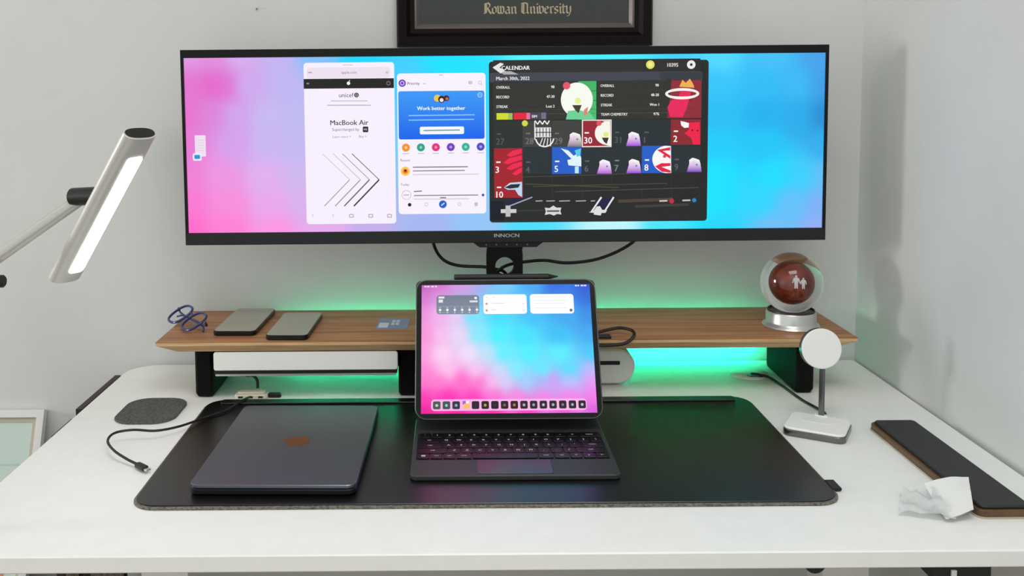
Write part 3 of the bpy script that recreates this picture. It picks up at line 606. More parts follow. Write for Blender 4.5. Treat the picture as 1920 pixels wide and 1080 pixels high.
# ================================================================== DESK MAT
mx0, mx1, my0, my1 = -.4115, .4905, 1.1560, 1.5655
dmat = thing('desk_mat', 'large black leather desk mat with grey felt edge', 'desk mat', ((mx0 + mx1) / 2, 1.36, 0))
mcx, mcy, mw, md = (mx0 + mx1) / 2, (my0 + my1) / 2, mx1 - mx0, my1 - my0
obj('felt_layer', MB().slab(rr(mw, md, .034, 8, mcx, mcy), 0, .0032, .0006), 'felt_edge', dmat)
obj('leather_layer', MB().slab(rr(mw - .006, md - .006, .031, 8, mcx, mcy + .0015), .0032, .0050, .0006), 'leather', dmat)
obj('tool_bar', MB().slab(rr(mw - .05, .020, .006, 5, mcx, 1.5475), .0050, .0080, .0009), 'leather', dmat)
tab = obj('cable_tab', MB().box(.487, .500, 1.196, 1.222, .0012, .0062, .001), 'blackm', dmat)

# ================================================================== CLOSED LAPTOP (portrait way round)
lap = thing('closed_laptop', 'closed dark blue-grey laptop lying sideways on left of the mat', 'laptop', (-.3420, 1.1870, .005), -0.0226)
LZ = 0.0009
obj('base', MB().slab(rr(.215, .304, .012, 6, .1075, .152), .0012, .0092, .0016), 'midnight_dark', lap, True)
obj('lid', MB().slab(rr(.215, .304, .012, 6, .1075, .152), .0100, .0148, .0009), 'midnight', lap, True)
obj('hinge_gap', MB().slab(rr(.211, .300, .011, 6, .1075, .152), .0090, .0102), 'black', lap, True)
for fx, fy in ((.02, .025), (.195, .025), (.02, .279), (.195, .279)): obj('rubber_foot', MB().cyl((fx, fy, 0), (fx, fy, .0014), .007, 16), 'black', lap, True)
apple = [(0, -.165), (-.05, -.185), (-.11, -.17), (-.165, -.11), (-.195, -.03), (-.195, .05), (-.16, .115), (-.10, .14), (-.05, .128), (0, .112), (.05, .128), (.10, .14), (.15, .115), (.172, .09), (.135, .055), (.122, .01), (.135, -.035), (.178, -.068), (.15, -.125), (.105, -.172), (.05, -.185)]
lg = MB(); ls = .098
def tolid(p): return (.1115 - p[1] * ls, .152 + p[0] * ls)
lg.slab([tolid(p) for p in apple][::1], .0147, .01505)
lg.slab([tolid(p) for p in ((.0, .13), (.01, .18), (.05, .225), (.09, .235), (.085, .19), (.05, .145))], .0147, .01505)
obj('lid_logo', lg, 'copper', lap, True, label='copper-toned apple emblem on the lid')

# ================================================================== TABLET AND KEYBOARD
KX, KY0, KY1, KZ = .0807, 1.2275, 1.452, .0050
kb = thing('tablet_keyboard', 'dark grey keyboard case with trackpad holding the tablet', 'keyboard', (KX, 1.34, KZ))
obj('base', MB().slab(rr(.281, KY1 - KY0, .010, 6, KX, (KY0 + KY1) / 2), KZ, KZ + .0075, .0015), 'kb', kb)
KT = KZ + .0075
obj('key_well', MB().box(KX - .1345, KX + .1345, 1.2815, 1.3795, KT, KT + .0004), 'key', kb)
tpd = obj('trackpad', MB().slab(rr(.1015, .0465, .003, 4, KX, 1.2560), KT, KT + .0006, .0002), 'trackpad', kb)
u = .0181; rows = [
    [('`', 1), *[(c, 1) for c in '1234567890-='], ('delete', 1.75)],
    [('tab', 1.75), *[(c, 1) for c in 'QWERTYUIOP[]\\']],
    [('caps', 1.95), *[(c, 1) for c in "ASDFGHJKL;'"], ('return', 1.85)],
    [('shift', 2.4), *[(c, 1) for c in 'ZXCVBNM,./'], ('shift', 2.4)],
    [('o', 1), ('ctrl', 1), ('opt', 1), ('cmd', 1.25), ('', 5.1), ('cmd', 1.25), ('opt', 1.2), ('<', 1), ('v', 1), ('>', 1)]]
kmesh = {}
for r_, keys in enumerate(rows):
    tot = sum(k[1] for k in keys); un = .2665 / tot; x = KX - .13325; y = 1.3795 - .0195 * (r_ + .5) - .0003
    for s_, kw in keys:
        wd = kw * un - .0022; key = round(wd, 4)
        if key not in kmesh:
            kmesh[key] = MB().slab(rr(wd, .0166, .0015, 2), 0, .0014, .0003).mesh('key')
            kmesh[key].materials.append(M['key'])
        k = bpy.data.objects.new('key', kmesh[key]); COL.objects.link(k); k.parent = kb; k.location = Vector((x + kw * un / 2, y, KT + .0004)) - wl(kb)
        if s_:
            fl = Flat(lambda a, c, l: (a, -c, .0015)); big = len(s_) == 1
            if s_ == 'o': fl.ring(0, 0, .0030, .0008, (225, 225, 225)); fl.line(0, -.003, 0, .003, .0006, (225, 225, 225)); fl.line(-.003, 0, .003, 0, .0006, (225, 225, 225))
            else: fl.text(0, .0022 if big else .0012, .0066 if big else .0042, s_, (225, 225, 225), 1, 'c', .008)
            me = bpy.data.meshes.new('legend'); me.from_pydata(fl.v, [], fl.f); me.materials.append(M['legend'])
            lo = bpy.data.objects.new('legend', me); COL.objects.link(lo); lo.parent = k
        x += kw * un
# tablet geometry: leans back; local frame along the glass
TB, TT = Vector((0, 1.382, .033)), Vector((0, 1.477, .224)); td = (TT - TB).normalized(); tn = Vector((0, -td.z, td.y))   # tn points to viewer
TWd, THt = .2806, .2135; TCX = .0815
def TM(off=0.0):
    """(x, y up the glass, out toward the viewer)"""
    o = TB + tn * off
    return Matrix(((1, 0, 0, TCX), (0, td.y, tn.y, o.y), (0, td.z, tn.z, o.z), (0, 0, 0, 1)))
hg = MB()
hg.cyl((KX - .135, KY1 - .006, KZ + .010), (KX + .135, KY1 - .006, KZ + .010), .0060, 16)
obj('hinge', hg, 'kb', kb)
bk = TM()
pa = Vector((0, KY1 - .004, KZ + .012)); pb = TB + td * .072 - tn * .0105
dv = (pb - pa); dn = Vector((0, -dv.z, dv.y)).normalized(); dvn = dv.normalized()
obj('rear_fold', MB().slab(rr(.281, dv.length, .004, 4, 0, dv.length / 2), -.002, .002, .0008, Matrix(((1, 0, 0, KX), (0, dvn.y, dn.y, pa.y), (0, dvn.z, dn.z, pa.z), (0, 0, 0, 1)))), 'kb', kb)
obj('back_cover', MB().slab(rr(.281, THt - .072, .008, 5, 0, .072 + (THt - .072) / 2), -.0100, -.0064, .0008, bk), 'kb', kb)
tab = thing('tablet', 'large tablet with pink and cyan screen standing on keyboard', 'tablet', (TCX, TB.y, TB.z))
obj('body', MB().slab(rr(TWd, THt, .017, 8, 0, THt / 2), -.0064, 0, .0006, bk), 'tabedge', tab)
obj('front_glass', MB().slab(rr(TWd - .003, THt - .003, .0155, 8, 0, THt / 2), -.0002, .0002, .0001, bk), 'tabglass', tab)
tw, th = .2625, .1960; tx0 = -tw / 2; ty1 = THt - .0088
def tsc(x, y, layer): return tuple(bk @ Vector((tx0 + x * tw / 400, ty1 - y * th / 300, .00035 + layer * .0001)))
tctrl = []
def trow(v, *p):
    for uu, *rgb in p: tctrl.append((uu, v, rgb))
trow(.0, (0, 190, 80, 180), (.1, 210, 110, 200), (.25, 215, 150, 222), (.35, 160, 170, 235), (.5, 110, 200, 245), (.65, 60, 160, 242), (.8, 26, 100, 222), (1, 14, 70, 208))
trow(.1, (0, 214, 120, 210), (.12, 214, 145, 222), (.25, 180, 160, 226), (.4, 110, 196, 244), (.6, 70, 186, 248), (.8, 36, 130, 232), (1, 28, 104, 218))
trow(.25, (0, 234, 140, 220), (.1, 244, 175, 234), (.2, 236, 200, 244), (.3, 110, 228, 250), (.45, 50, 220, 252), (.65, 54, 190, 244), (.85, 52, 166, 238), (1, 46, 140, 230))
trow(.4, (0, 248, 140, 214), (.04, 244, 150, 218), (.1, 246, 195, 238), (.22, 232, 214, 246), (.34, 130, 232, 250), (.45, 60, 240, 255), (.6, 56, 226, 255), (.8, 50, 190, 244), (1, 56, 166, 240))
trow(.55, (0, 252, 156, 218), (.12, 250, 212, 244), (.28, 242, 222, 249), (.38, 190, 226, 250), (.48, 90, 238, 254), (.62, 70, 240, 255), (.8, 84, 240, 255), (1, 60, 204, 250))
trow(.68, (0, 255, 136, 212), (.15, 252, 200, 238), (.32, 246, 204, 242), (.45, 200, 220, 250), (.55, 120, 236, 253), (.7, 86, 240, 255), (.85, 76, 222, 255), (1, 190, 186, 250))
trow(.76, (0, 255, 116, 206), (.12, 255, 120, 206), (.24, 255, 104, 200), (.34, 254, 110, 204), (.4, 250, 190, 240), (.48, 216, 206, 250), (.6, 160, 206, 252), (.7, 176, 180, 248), (.75, 212, 154, 242), (.85, 190, 190, 252), (1, 236, 150, 240))
trow(.88, (0, 250, 50, 180), (.15, 255, 36, 178), (.3, 255, 54, 186), (.42, 254, 110, 210), (.55, 250, 130, 224), (.7, 246, 128, 228), (.85, 250, 128, 234), (1, 246, 120, 234))
trow(1, (0, 232, 6, 146), (.2, 240, 16, 156), (.4, 248, 30, 168), (.6, 246, 60, 190), (.8, 238, 90, 214), (1, 216, 88, 220))
disp = wallpaper(tsc, 64, 48, 400, 300, tctrl, 'display', 'screen', tab, 1.33)
def St(x, y):
    xl = 793 - 3 * (y - 530) / 245; xr = 1113 + 5 * (y - 530) / 245
    return ((x - xl) / (xr - xl) * 400, (y - 530) / 245 * 300)
def tr(Fl, x0, y0, x1, y1, c, l=1, r=0, bot=None): a, e = St(x0, y0), St(x1, y1); Fl.rect(a[0], a[1], e[0], e[1], c, l, r, bot)
def tl(Fl, x0, y0, x1, y1, wd, c, l=2): a, e = St(x0, y0), St(x1, y1); Fl.line(a[0], a[1], e[0], e[1], wd, c, l)
b = Flat(tsc); tr(b, 821, 550.5, 902, 588, (112, 120, 144), 1, 7, (128, 140, 156)); tr(b, 824, 572, 899, 573, (150, 158, 172), 2)
tr(b, 825, 553, 836, 557, (226, 228, 234), 2); tr(b, 825, 559, 833, 565, (226, 228, 234), 2); tr(b, 893, 554, 898, 558, (232, 234, 238), 2); tr(b, 884, 561, 899, 565, (216, 220, 226), 2); P0 = St(896, 557); b.disc(P0[0], P0[1], 2.4, (240, 240, 244), 3)
for i in range(6): x = 827.5 + i * 14; tl(b, x - 1.5, 575, x + 1.5, 575, 1.4, (206, 212, 220)); q = St(x, 579.5); b.disc(q[0], q[1], 3, (240, 242, 246), 2); tl(b, x - 1.5, 584.5, x + 1.5, 584.5, 1.6, (226, 230, 236))
b.build('widget', 'screen', disp, label='grey weather widget on the tablet screen')
b = Flat(tsc); tr(b, 910, 549.5, 992.5, 588, (250, 250, 252), 1, 7)
for y in (568, 581): q = St(916, y); b.disc(q[0], q[1], 2.8, (226, 146, 112), 2); tl(b, 926, y - 1, 950 if y == 568 else 934, y - 1, 1.6, (216, 218, 222)); tl(b, 984, y, 988, y, 1.6, (244, 200, 190))
tl(b, 915, 555, 918, 555, 1.8, (240, 190, 180)); tl(b, 926, 555, 933, 555, 1.6, (226, 228, 232)); b.build('widget', 'screen', disp, label='white list widget at centre of tablet screen')
b = Flat(tsc); tr(b, 998.5, 549.5, 1082, 588, (250, 251, 253), 1, 7)
for y, x1 in ((555, 1068), (562, 1070), (568, 1062), (577, 1070)): tl(b, 1006, y, x1, y, 1.1, (226, 228, 233))
q = St(1076, 581.5); b.disc(q[0], q[1], 3.6, (104, 112, 122), 2); b.build('widget', 'screen', disp, label='white note widget at right of tablet screen')
b = Flat(tsc); tr(b, 809, 749, 1099, 770, (252, 178, 232), 1, 8)
cols_ = [(70, 84, 80), (60, 80, 84), (36, 44, 58), None] + [(30, 16, 34)] * 12
for i in range(16):
    x = 819.5 + i * 18.05
    if cols_[i] is None: tr(b, x - 6, 752, x + 6, 759, (150, 110, 200), 2, 2); tr(b, x - 4, 757, x + 7, 766, (250, 190, 90), 3, 2); tr(b, x, 752, x + 6, 757, (250, 240, 230), 4, 2); continue
    tr(b, x - 7, 752.5, x + 7, 767, cols_[i], 2, 3.5); q = St(x, 760); g = [(196, 208, 196), (150, 200, 190), (140, 170, 190), 0, (70, 36, 66), (190, 150, 60), (90, 50, 90), (120, 100, 60), (190, 110, 60), (170, 170, 180), (160, 150, 170), (190, 186, 200), (170, 170, 190), (130, 110, 150), (170, 170, 190), (180, 190, 210)][i]; b.disc(q[0], q[1], 3.2 if i not in (4, 6) else 1.5, g, 3)
b.build('dock', 'screen', disp, label='row of dark app icons along tablet bottom')
b = Flat(tsc)
for x0_, x1_ in ((798, 802), (803, 808), (811, 816), (818, 822), (1085, 1089), (1090, 1093), (1096, 1101), (1102, 1107)): tr(b, x0_, 531.5, x1_, 534.5, (220, 224, 240), 1, 1)
b.build('status_icons', 'screen', disp)
# stylus on the tablet's top edge
sp = TT + td * (THt - (TT - TB).length) - tn * .0032 + td * .0046
sty = thing('stylus', 'black stylus resting along the top edge of the tablet', 'stylus', (TCX, sp.y, sp.z))
obj('barrel', MB().cyl((.0010, sp.y, sp.z), (.1510, sp.y, sp.z), .0045, 18, b=.0012), 'black', sty)
obj('tip', MB().cyl((.1510, sp.y, sp.z), (.1645, sp.y, sp.z), .0040, 18, r1=.0008), 'chin', sty)

# ================================================================== DESK LAMP (left)
lamp = thing('desk_lamp', 'white tubular LED desk lamp with tilted head by the wall', 'lamp', (-.640, 1.105, -.05))
h0 = Vector((-.390, 1.19, .4715)); h1 = Vector((-.541, 1.31, .266)); ax = (h1 - h0).normalized(); wv = Vector((-ax.y, ax.x, 0)).normalized()
if wv.x < 0: wv = -wv
nn = -wv.cross(ax)
if nn.y > 0: nn = -nn
LH = (h1 - h0).length
HM = Matrix(((wv.x, nn.x, ax.x, h0.x), (wv.y, nn.y, ax.y, h0.y), (wv.z, nn.z, ax.z, h0.z), (0, 0, 0, 1)))   # x width, y face normal, z along
def ell(a, bb, n=36, p=2.5):
    o = []
    for i in range(n):
        th_ = 2 * PI * i / n; c, s_ = math.cos(th_), math.sin(th_); o.append((a * math.copysign(abs(c) ** (2 / p), c), bb * math.copysign(abs(s_) ** (2 / p), s_)))
    return o
obj('lamp_head', MB().slab(ell(.0225, .0105), 0, LH, .0008, HM), 'lampbody', lamp)
obj('end_cap', MB().slab(ell(.0205, .0085), -.0006, .0004, 0, HM), 'black', lamp)
pm = MB().slab(rr(.0215, LH - .055, .006, 5, .0035, LH / 2 + .006), 0, .0016, .0004, HM @ Matrix(((1, 0, 0, 0), (0, 0, 1, .0097), (0, 1, 0, 0), (0, 0, 0, 1))))
obj('led_panel', pm, 'led', lamp)
jm = h0 + ax * (LH * .43) - nn * .006
obj('head_joint', MB().cyl((-.507, 1.262, .3835), tuple(jm), .0120, 20, b=.002), 'black', lamp)
obj('upper_arm', MB().cyl((-.498, 1.262, .379), (-.6445, 1.262, .279), .0085, 18), 'armsilver', lamp)
obj('elbow_joint', MB().cyl((-.652, 1.255, .272), (-.598, 1.255, .272), .0085, 18, b=.002), 'black', lamp)
obj('lower_arm', MB().cyl((-.6445, 1.262, .281), (-.6445, 1.105, .010), .0085, 18), 'armsilver', lamp)
obj('clamp', MB().box(-.668, -.590, 1.08, 1.13, -.0555, -.045, .002).box(-.668, -.6135, 1.08, 1.13, -.045, -.0002, .002).box(-.668, -.6130, 1.085, 1.125, 0, .012, .001), 'black', lamp)
obj('clamp_screw', MB().cyl((-.600, 1.105, -.0455), (-.600, 1.105, -.0207), .006, 14), 'black', lamp)

# ================================================================== THINGS ON THE SHELF
def phone(loc, rot, wd, ln, label):
    p = thing('smartphone', label, 'phone', loc, rot, 'phones lying on the shelf')
    obj('body', MB().slab(rr(wd, ln, .010, 6), 0, .0086, .0014), 'phoneedge', p, True)
    obj('glass_face', MB().slab(rr(wd - .003, ln - .003, .009, 6), .0085, .0090, .0001), 'phone', p, True)
    return p
phone((-.3715, 1.676, SZ), -.03, .0735, .166, 'larger dark smartphone on the shelf, nearer the blue glasses')
phone((-.2775, 1.644, SZ), -.03, .0715, .161, 'smaller dark smartphone on the shelf, nearer the printed card')
cardt = thing('printed_card', 'pale blue printed card lying on the shelf beside the tablet', 'card', (-.108, 1.670, SZ), -.03)
obj('card_sheet', MB().slab(rr(.0555, .074, .003, 4), 0, .0008), 'card', cardt, True)
pf = Flat(lambda x, y, l: (x, -y, .0009 + l * .00005))
pf.rect(-.024, -.004, -.007, .030, (204, 210, 222), 1); pf.rect(-.003, -.024, .011, .012, (196, 204, 220), 1); pf.line(-.003, -.006, .011, -.006, .003, (140, 150, 180), 2); pf.line(.004, -.024, .004, .012, .002, (140, 150, 180), 2)
pf.build('card_print', 'print', cardt, True)
# eyeglasses
gl_ = thing('eyeglasses', 'folded blue-rimmed eyeglasses at left end of the shelf', 'glasses', (-.488, 1.652, SZ + .004), -0.95)
TL = Matrix.Rotation(math.radians(-60), 4, 'X')
def lens_pts(cx, k=1.0, n=28):
    return [TL @ Vector((cx + .0255 * k * math.copysign(abs(math.cos(a)) ** .8, math.cos(a)), 0, 0.0225 + .0220 * k * math.copysign(abs(math.sin(a)) ** .8, math.sin(a)))) for a in [2 * PI * i / n for i in range(n)]]
for cx in (-.0335, .0335):
    pts = lens_pts(cx); rim = MB().tube(pts + [pts[0]], .0023, 8, 1, False)
    ro = obj('rim', rim, 'blueframe', gl_, True)
    lp = lens_pts(cx, .97); obj('lens', MB().add([p + Vector((0, -.0004, 0)) for p in lp] + [p + Vector((0, .0006, 0)) for p in lp], [tuple(range(28)), tuple(range(55, 27, -1))] + [(i, (i + 1) % 28, 28 + (i + 1) % 28, 28 + i) for i in range(28)]), 'lens', ro, True)
V_ = lambda x, y, z: tuple(TL @ Vector((x, y, z)))
obj('bridge', MB().tube([V_(-.010, 0, .030), V_(0, -.002, .033), V_(.010, 0, .030)], .0017, 8, 6), 'blueframe', gl_, True)
for s_ in (-1, 1):
    obj('hinge', MB().tube([V_(s_ * .058, 0, .031), V_(s_ * .066, .001, .031), V_(s_ * .067, .007, .030)], .0021, 8, 4), 'temple', gl_, True)
    y_ = .008 if s_ > 0 else .0105
    obj('temple', MB().tube([V_(s_ * .067, .007, .030), V_(s_ * .055, y_, .029), V_(0, y_ + .003, .030), V_(-s_ * .045, y_ + .003, .028), V_(-s_ * .062, y_ + .003, .021)], .0018, 8, 6), 'blueframe', gl_, True)
# glass paperweight
GX, GY = .588, 1.637
gb = thing('glass_paperweight', 'clear glass ball with red core and figures on silver base', 'paperweight', (GX, GY, SZ))
obj('silver_base', MB().lathe([(.001, 0), (.0475, 0), (.0485, .002), (.0470, .005), (.0435, .0075), (.0425, .010), (.0420, .025), (.0405, .0275), (.034, .0275), (.030, .0235), (.001, .0235)], 48, Matrix.Translation((GX, GY, SZ))), 'silver', gb)
obj('collar', MB().lathe([(.0385, .0276), (.0400, .0276), (.0395, .0300), (.0380, .0300), (.0385, .0276)], 48, Matrix.Translation((GX, GY, SZ))), 'collar', gb)
GC = Vector((GX, GY, SZ + .0765))
ball = obj('glass_ball', MB().sphere(GC, .0525, 64, 40), 'glass', gb, smooth=180)
obj('red_core', MB().sphere(GC + Vector((0, 0, 0)), .0262, 40, 24), 'redball', gb, smooth=180)
def figure(x, z, h, parent):
    k = h
    sil = [(-.11, 0), (-.03, 0), (0, .42), (.03, 0), (.11, 0), (.13, .45), (.15, .62), (.22, .40), (.29, .42), (.22, .74), (.09, .82), (-.09, .82), (-.22, .74), (-.29, .42), (-.22, .40), (-.15, .62), (-.13, .45)]
    m = MB().slab([(x + a * k, z + c * k) for a, c in sil], GY - .0290, GY - .0280, 0, XZ)
    m.slab([(x + .085 * k * math.cos(2 * PI * i / 12), z + (.90 + .10 * math.sin(2 * PI * i / 12)) * k) for i in range(12)], GY - .0290, GY - .0280, 0, XZ)
    return obj('figure', m, 'figure', parent, smooth=0, label='small white silhouette figure inside glass ball')
figure(GX - .0035, GC.z - .0030, .0200, gb); figure(GX + .0068, GC.z - .0035, .0165, gb)
# cable loop on the shelf edge beside the tablet
lp = thing('cable_loop', 'short black cable loop lying on shelf edge right of tablet', 'cable', (.26, 1.57, SZ))
obj('cord', MB().tube([(.205, 1.585, SZ + .003), (.235, 1.585, SZ + .003), (.262, 1.588, SZ + .008), (.282, 1.588, SZ + .011), (.299, 1.574, SZ + .010), (.299, 1.556, SZ + .006), (.286, 1.550, SZ - .004), (.266, 1.550, SZ - .008), (.235, 1.549, SZ - .007), (.21, 1.556, SZ + .003), (.19, 1.575, SZ + .003)], .0027), 'rubber', lp)
obj('plug', MB().box(.225, .262, 1.558, 1.570, SZ, SZ + .0055, .0015), 'black', lp)

# ================================================================== THINGS UNDER / ROUND THE SHELF
ps = thing('white_speaker', 'rounded white device with black slot half hidden behind tablet', 'device', (.245, 1.66, 0))
obj('body', MB().slab(rr(.145, .062, .0305, 12, .245, .0335), 1.640, 1.690, .003, XZ), 'white', ps)
obj('slot', MB().slab(rr(.060, .0068, .0018, 4, .261, .0405), 1.6392, 1.6405, 0, XZ), 'black', ps)
obj('foot', MB().slab(rr(.09, .032, .004, 4, .245, 1.665), 0, .0040, .0005), 'chrome', ps)
gr = thing('cable_grommet', 'round white cable grommet on desk beside right shelf leg', 'grommet', (.5365, 1.700, 0))
obj('cover', MB().lathe([(.001, 0), (.0335, 0), (.034, .002), (.031, .004), (.001, .0045)], 40, Matrix.Translation((.5365, 1.700, 0))), 'white', gr)
obj('cable_slot', MB().slab(rr(.030, .014, .0068, 6, .541, 1.677), .0036, .0048), 'black', gr)
tag(obj('charger_cable', MB().tube([(.533, 1.678, .0075), (.545, 1.674, .0075), (.561, 1.662, .0055), (.5702, 1.630, .0024), (.5735, 1.600, .0024), (.5755, 1.575, .0024), (.579, 1.545, .0024), (.586, 1.515, .0024), (.589, 1.485, .004), (.583, 1.458, .0055)], .0022), 'rubber'), 'thin black cable from grommet to the white charging stand', 'cable')
# cable clip hub + charging lead at the left
hub = thing('cable_hub', 'small cream cable hub at rear left of the desk mat', 'hub', (-.345, 1.588, 0))
obj('body', MB().slab(rr(.056, .026, .006, 5, -.345, 1.592), 0, .0075, .0012), 'beige', hub)
obj('top_plate', MB().slab(rr(.046, .018, .004, 5, -.345, 1.593), .0075, .0105, .0008), 'beige', hub)
for x in (-.362, -.345, -.328): obj('port', MB().box(x - .004, x + .004, 1.5785, 1.5795, .0022, .0052), 'black', hub)
ld = thing('usb_lead', 'black charging lead curling across desk beside grey felt pad', 'cable', (-.46, 1.40, 0))
obj('cord', MB().tube([(-.345, 1.579, .0045), (-.347, 1.56, .0085), (-.352, 1.540, .0105), (-.368, 1.500, .0085), (-.395, 1.466, .0085), (-.4197, 1.420, .0120), (-.4479, 1.3940, .0150), (-.4800, 1.3901, .018), (-.5034, 1.3775, .018), (-.5030, 1.3477, .0175), (-.4840, 1.3190, .0145), (-.4590, 1.3000, .0090), (-.4400, 1.2880, .0062)], .0019), 'rubber', ld)
pm = Matrix.Translation((-.433, 1.2815, .0058)) @ Matrix.Rotation(-.72, 4, 'Z')
obj('plug', MB().slab(rr(.024, .0095, .003, 4), -.0030, .0030, .001, pm), 'black', ld)
obj('plug_tip', MB().slab(rr(.0065, .0083, .0015, 4, .0150, 0), -.0012, .0012, .0004, pm), 'silver', ld)
tag(obj('tray_cable', MB().tube([(-.365, 1.60, .0420), (-.356, 1.60, .0355), (-.345, 1.602, .034), (-.338, 1.602, .026), (-.337, 1.60, .0125)], .0026), 'rubber'), 'short black cable dropping from silver tray to cream hub', 'cable')
obj('side_plug', MB().slab(rr(.022, .010, .003, 4, -.306, 1.590), 0, .0075, .0015), 'black', hub)
# felt pad
fp = thing('felt_pad', 'dark grey rounded felt pad on bare left side of desk', 'coaster', (-.4945, 1.521, 0), 0)
obj('felt_disc', MB().slab(rr(.099, .119, .034, 8), 0, .0035, .0006), 'felt', fp, True)

# charging stand
chg = thing('charging_stand', 'white disc wireless charging stand with chrome stem on desk', 'charger', (.5505, 1.4105, 0), math.radians(-30))
obj('base_body', MB().slab(rr(.089, .079, .012, 6), 0, .0095, .0012), 'chrome', chg, True)
obj('base_top', MB().slab(rr(.087, .077, .0115, 6), .0095, .0135, .0012), 'whites', chg, True)
obj('top_recess', MB().slab(rr(.046, .024, .010, 5, -.002, .012), .0134, .0139, .0002), 'white', chg, True)
obj('stem', MB().slab(rr(.0085, .0060, .0022, 4, 0, .0335), .0135, .118, .0005), 'chrome', chg, True)
obj('stem_collar', MB().slab(rr(.020, .010, .003, 4, 0, .0335), .0134, .0160, .0006), 'whites', chg, True)
dc = Matrix.Translation((-.0005, .0195, .1238)) @ Matrix.Rotation(math.radians(30), 4, 'Z') @ Matrix.Rotation(math.radians(-8), 4, 'X')
obj('disc_rim', MB().cyl((0, .0085, 0), (0, -.0005, 0), .0308, 48, b=.0012).mesh('disc_rim'), 'chrome', chg, True).matrix_local = dc
obj('disc_face', MB().cyl((0, -.0003, 0), (0, -.0035, 0), .0305, 48, b=.0010).mesh('disc_face'), 'whites', chg, True).matrix_local = dc
# palm rest
pr = thing('palm_rest', 'long black leather palm rest on walnut base at right', 'palm rest', (.667, 1.271, 0))
pcx, pcy, pw, pl = .6690, 1.2705, .0700, .3060
obj('walnut_base', MB().slab(rr(pw, pl, .010, 6, pcx, pcy), 0, .0105, .0012), 'palmwood', pr)
obj('edge_line', MB().slab(rr(pw + .002, pl + .002, .011, 6, pcx, pcy), 0, .0022, .0004), 'liner', pr)
obj('leather_pad', MB().slab(rr(pw - .007, pl - .007, .008, 6, pcx + .0005, pcy), .0105, .0145, .0016), 'padblack', pr)
# wrapper: crumpled film + paper lying across the palm rest
wr = thing('paper_wrapper', 'crumpled white paper and clear film lying over the palm rest', 'wrapper', (.60, 1.15, 0))
def wz(x):
    t_ = max(0, min(1, (x - .585) / (.642 - .585))); t_ = t_ * t_ * (3 - 2 * t_); return .0045 + t_ * .0125
def sheet(name, corners, nx, ny, amp, material, seed, lift=0):
    rnd = random.Random(seed); V = []; Fc = []; jt = .0012 if amp > .002 else .0001
    for j in range(ny + 1):
        for i in range(nx + 1):
            a, c = i / nx, j / ny
            x = (1 - a) * (1 - c) * corners[0][0] + a * (1 - c) * corners[1][0] + a * c * corners[2][0] + (1 - a) * c * corners[3][0]
            y = (1 - a) * (1 - c) * corners[0][1] + a * (1 - c) * corners[1][1] + a * c * corners[2][1] + (1 - a) * c * corners[3][1]
            e = amp * (.5 + .5 * math.sin(9 * a + 3 * c + seed) * math.cos(7 * c - 4 * a)) * (.92 + .08 * rnd.random()); V.append((x + jt * math.sin(23 * c + seed), y + jt * math.sin(19 * a + seed), wz(x) + e + lift + .004 * (c ** 3) * (1 if name == 'paper_sheet' else 0)))
    m_ = (nx + 1) * (ny + 1); V += [(x, y, z - .0004) for x, y, z in V]
    for j in range(ny):
        for i in range(nx):
            a = j * (nx + 1) + i; q = (a, a + 1, a + nx + 2, a + nx + 1); Fc.append(q); Fc.append(tuple(k + m_ for k in q[::-1]))
    me_ = MB().add(V, Fc); return obj(name, me_, material, wr, smooth=50)
sheet('paper_sheet', [(.588, 1.106), (.6235, 1.1105), (.6595, 1.189), (.604, 1.192)], 10, 8, .0006, 'paper', 3, .001)
sheet('clear_film', [(.541, 1.126), (.600, 1.104), (.610, 1.180), (.574, 1.190)], 16, 14, .0075, 'film', 5)

# ================================================================== PICTURES STANDING BESIDE THE DESK
def board(name, label, cat, root, m, ow, oh, prof, fm, iw_, ih_, printf, group=None):
    t_ = thing(name, label, cat, root, 0, group)
    obj('moulding', MB().frame(ow, oh, iw_, ih_, prof, m), fm, t_)
    obj('backing', MB().box(-iw_ / 2 - .002, iw_ / 2 + .002, -ih_ / 2 - .002, ih_ / 2 + .002, .001, .004, 0, m), 'framedark', t_)
    printf(t_, m); return t_
lean = math.radians(21)
ow, oh = .50, .698
zt, yt = -.083, 1.776
dvec = Vector((0, -math.sin(lean), -math.cos(lean)))      # down along the face
outn = Vector((0, -math.cos(lean), math.sin(lean)))       # toward the room
ctr = Vector((-.782 - ow / 2, yt, zt)) + dvec * (oh / 2) - outn * .016
WM = Matrix(((1, 0, outn.x, ctr.x), (0, -dvec.y, outn.y, ctr.y), (0, -dvec.z, outn.z, ctr.z), (0, 0, 0, 1)))
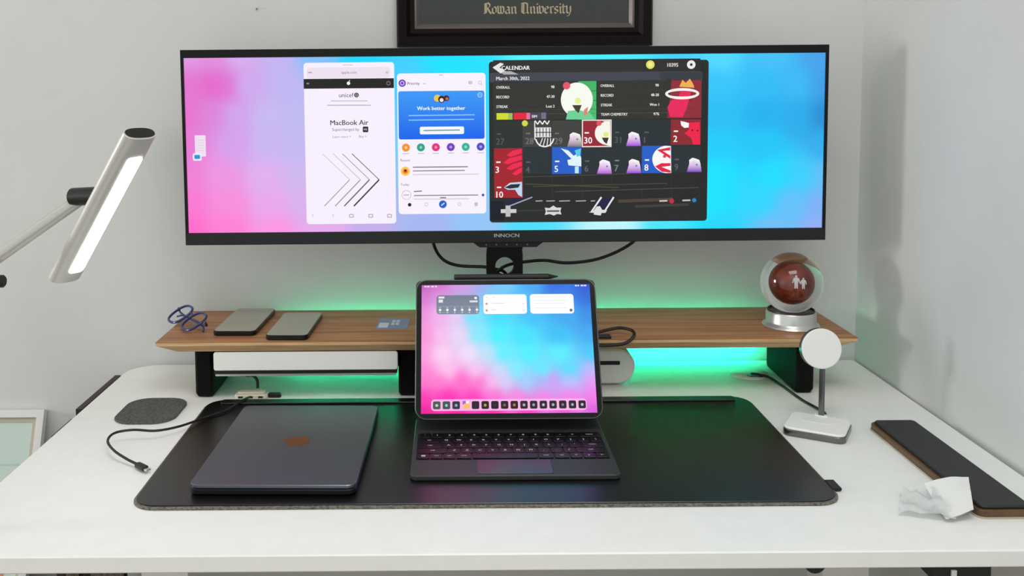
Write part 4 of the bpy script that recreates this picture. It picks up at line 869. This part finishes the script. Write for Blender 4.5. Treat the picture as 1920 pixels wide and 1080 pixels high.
def photo_print(t_, m):
    fl = Flat(lambda x, y, l: tuple(m @ Vector((x, -y, .0042 + l * .0003)))); W_, H_ = .46, .658
    fl.rect(-W_ / 2, -H_ / 2, W_ / 2, -.05, (196, 216, 208), 1, 0, (206, 222, 210)); fl.rect(-W_ / 2, -.05, W_ / 2, H_ / 2, (206, 222, 210), 1, 0, (196, 190, 160))
    for k in range(4): fl.rect(-W_ / 2, -.25 + k * .045, W_ / 2, -.247 + k * .045, (176, 206, 200), 2)
    # child in the printed photograph: dark hair, orange top
    px_, py_ = .128, -.225
    fl.disc(px_, py_, .033, (44, 34, 32), 3, ry=.036); fl.disc(px_ - .004, py_ + .010, .026, (214, 160, 132), 4, ry=.030)
    fl.poly([(px_ - .07, py_ + .20), (px_ - .07, py_ + .09), (px_ - .03, py_ + .045), (px_ + .03, py_ + .045), (px_ + .066, py_ + .075), (px_ + .08, py_ + .20)], (214, 140, 104), 3)
    fl.disc(px_ + .052, py_ + .065, .016, (222, 172, 146), 4)
    fl.build('photo_print', 'print', t_)
wf = board('framed_photo', 'white framed seaside photo of a child leaning on wall left of desk', 'picture frame', (ctr.x, ctr.y, ZF), WM, ow, oh, [(0, 0), (0, .015), (.5, .016), (1, .014), (1, 0)], 'framewhite', ow - .028, oh - .028, photo_print)
obj('liner', MB().frame(ow - .028, oh - .028, ow - .046, oh - .046, [(0, .004), (0, .009), (1, .006), (1, .004)], WM), 'liner', wf)
def side_frame(label, ya, yb, top):
    ln = yb - ya; hh = top - ZF; tilt = math.radians(2.5)
    o = Vector((-.640, (ya + yb) / 2, top)); dn_ = Vector((-math.sin(tilt) * -1, 0, -math.cos(tilt))); on = Vector((math.cos(tilt), 0, math.sin(tilt)))
    dn_ = Vector((-math.sin(tilt) * -.0, 0, -1)); on = Vector((1, 0, 0))
    c = o + dn_ * (hh / 2)
    m = Matrix(((0, 0, 1, c.x), (1, 0, 0, c.y), (0, 1, 0, c.z), (0, 0, 0, 1)))
    def pr_(t_, m_): obj('dark_photo', MB().box(-ln / 2 + .012, ln / 2 - .012, -hh / 2 + .012, hh / 2 - .0055, .004, .0075, 0, m_), 'collage', t_)
    return board('leaning_frame', label, 'picture frame', (-.632, (ya + yb) / 2, ZF), m, ln, hh, [(0, 0), (0, .010), (.6, .012), (1, .010), (1, 0)], 'framedark', ln - .02, hh - .012, pr_, 'dark frames beside the desk')
side_frame('dark patterned picture frame standing beside desk edge, nearer the wall', 1.575, 1.765, -.0135)
side_frame('lower dark frame beside desk edge, next to white framed photo', 1.475, 1.555, -.0230)
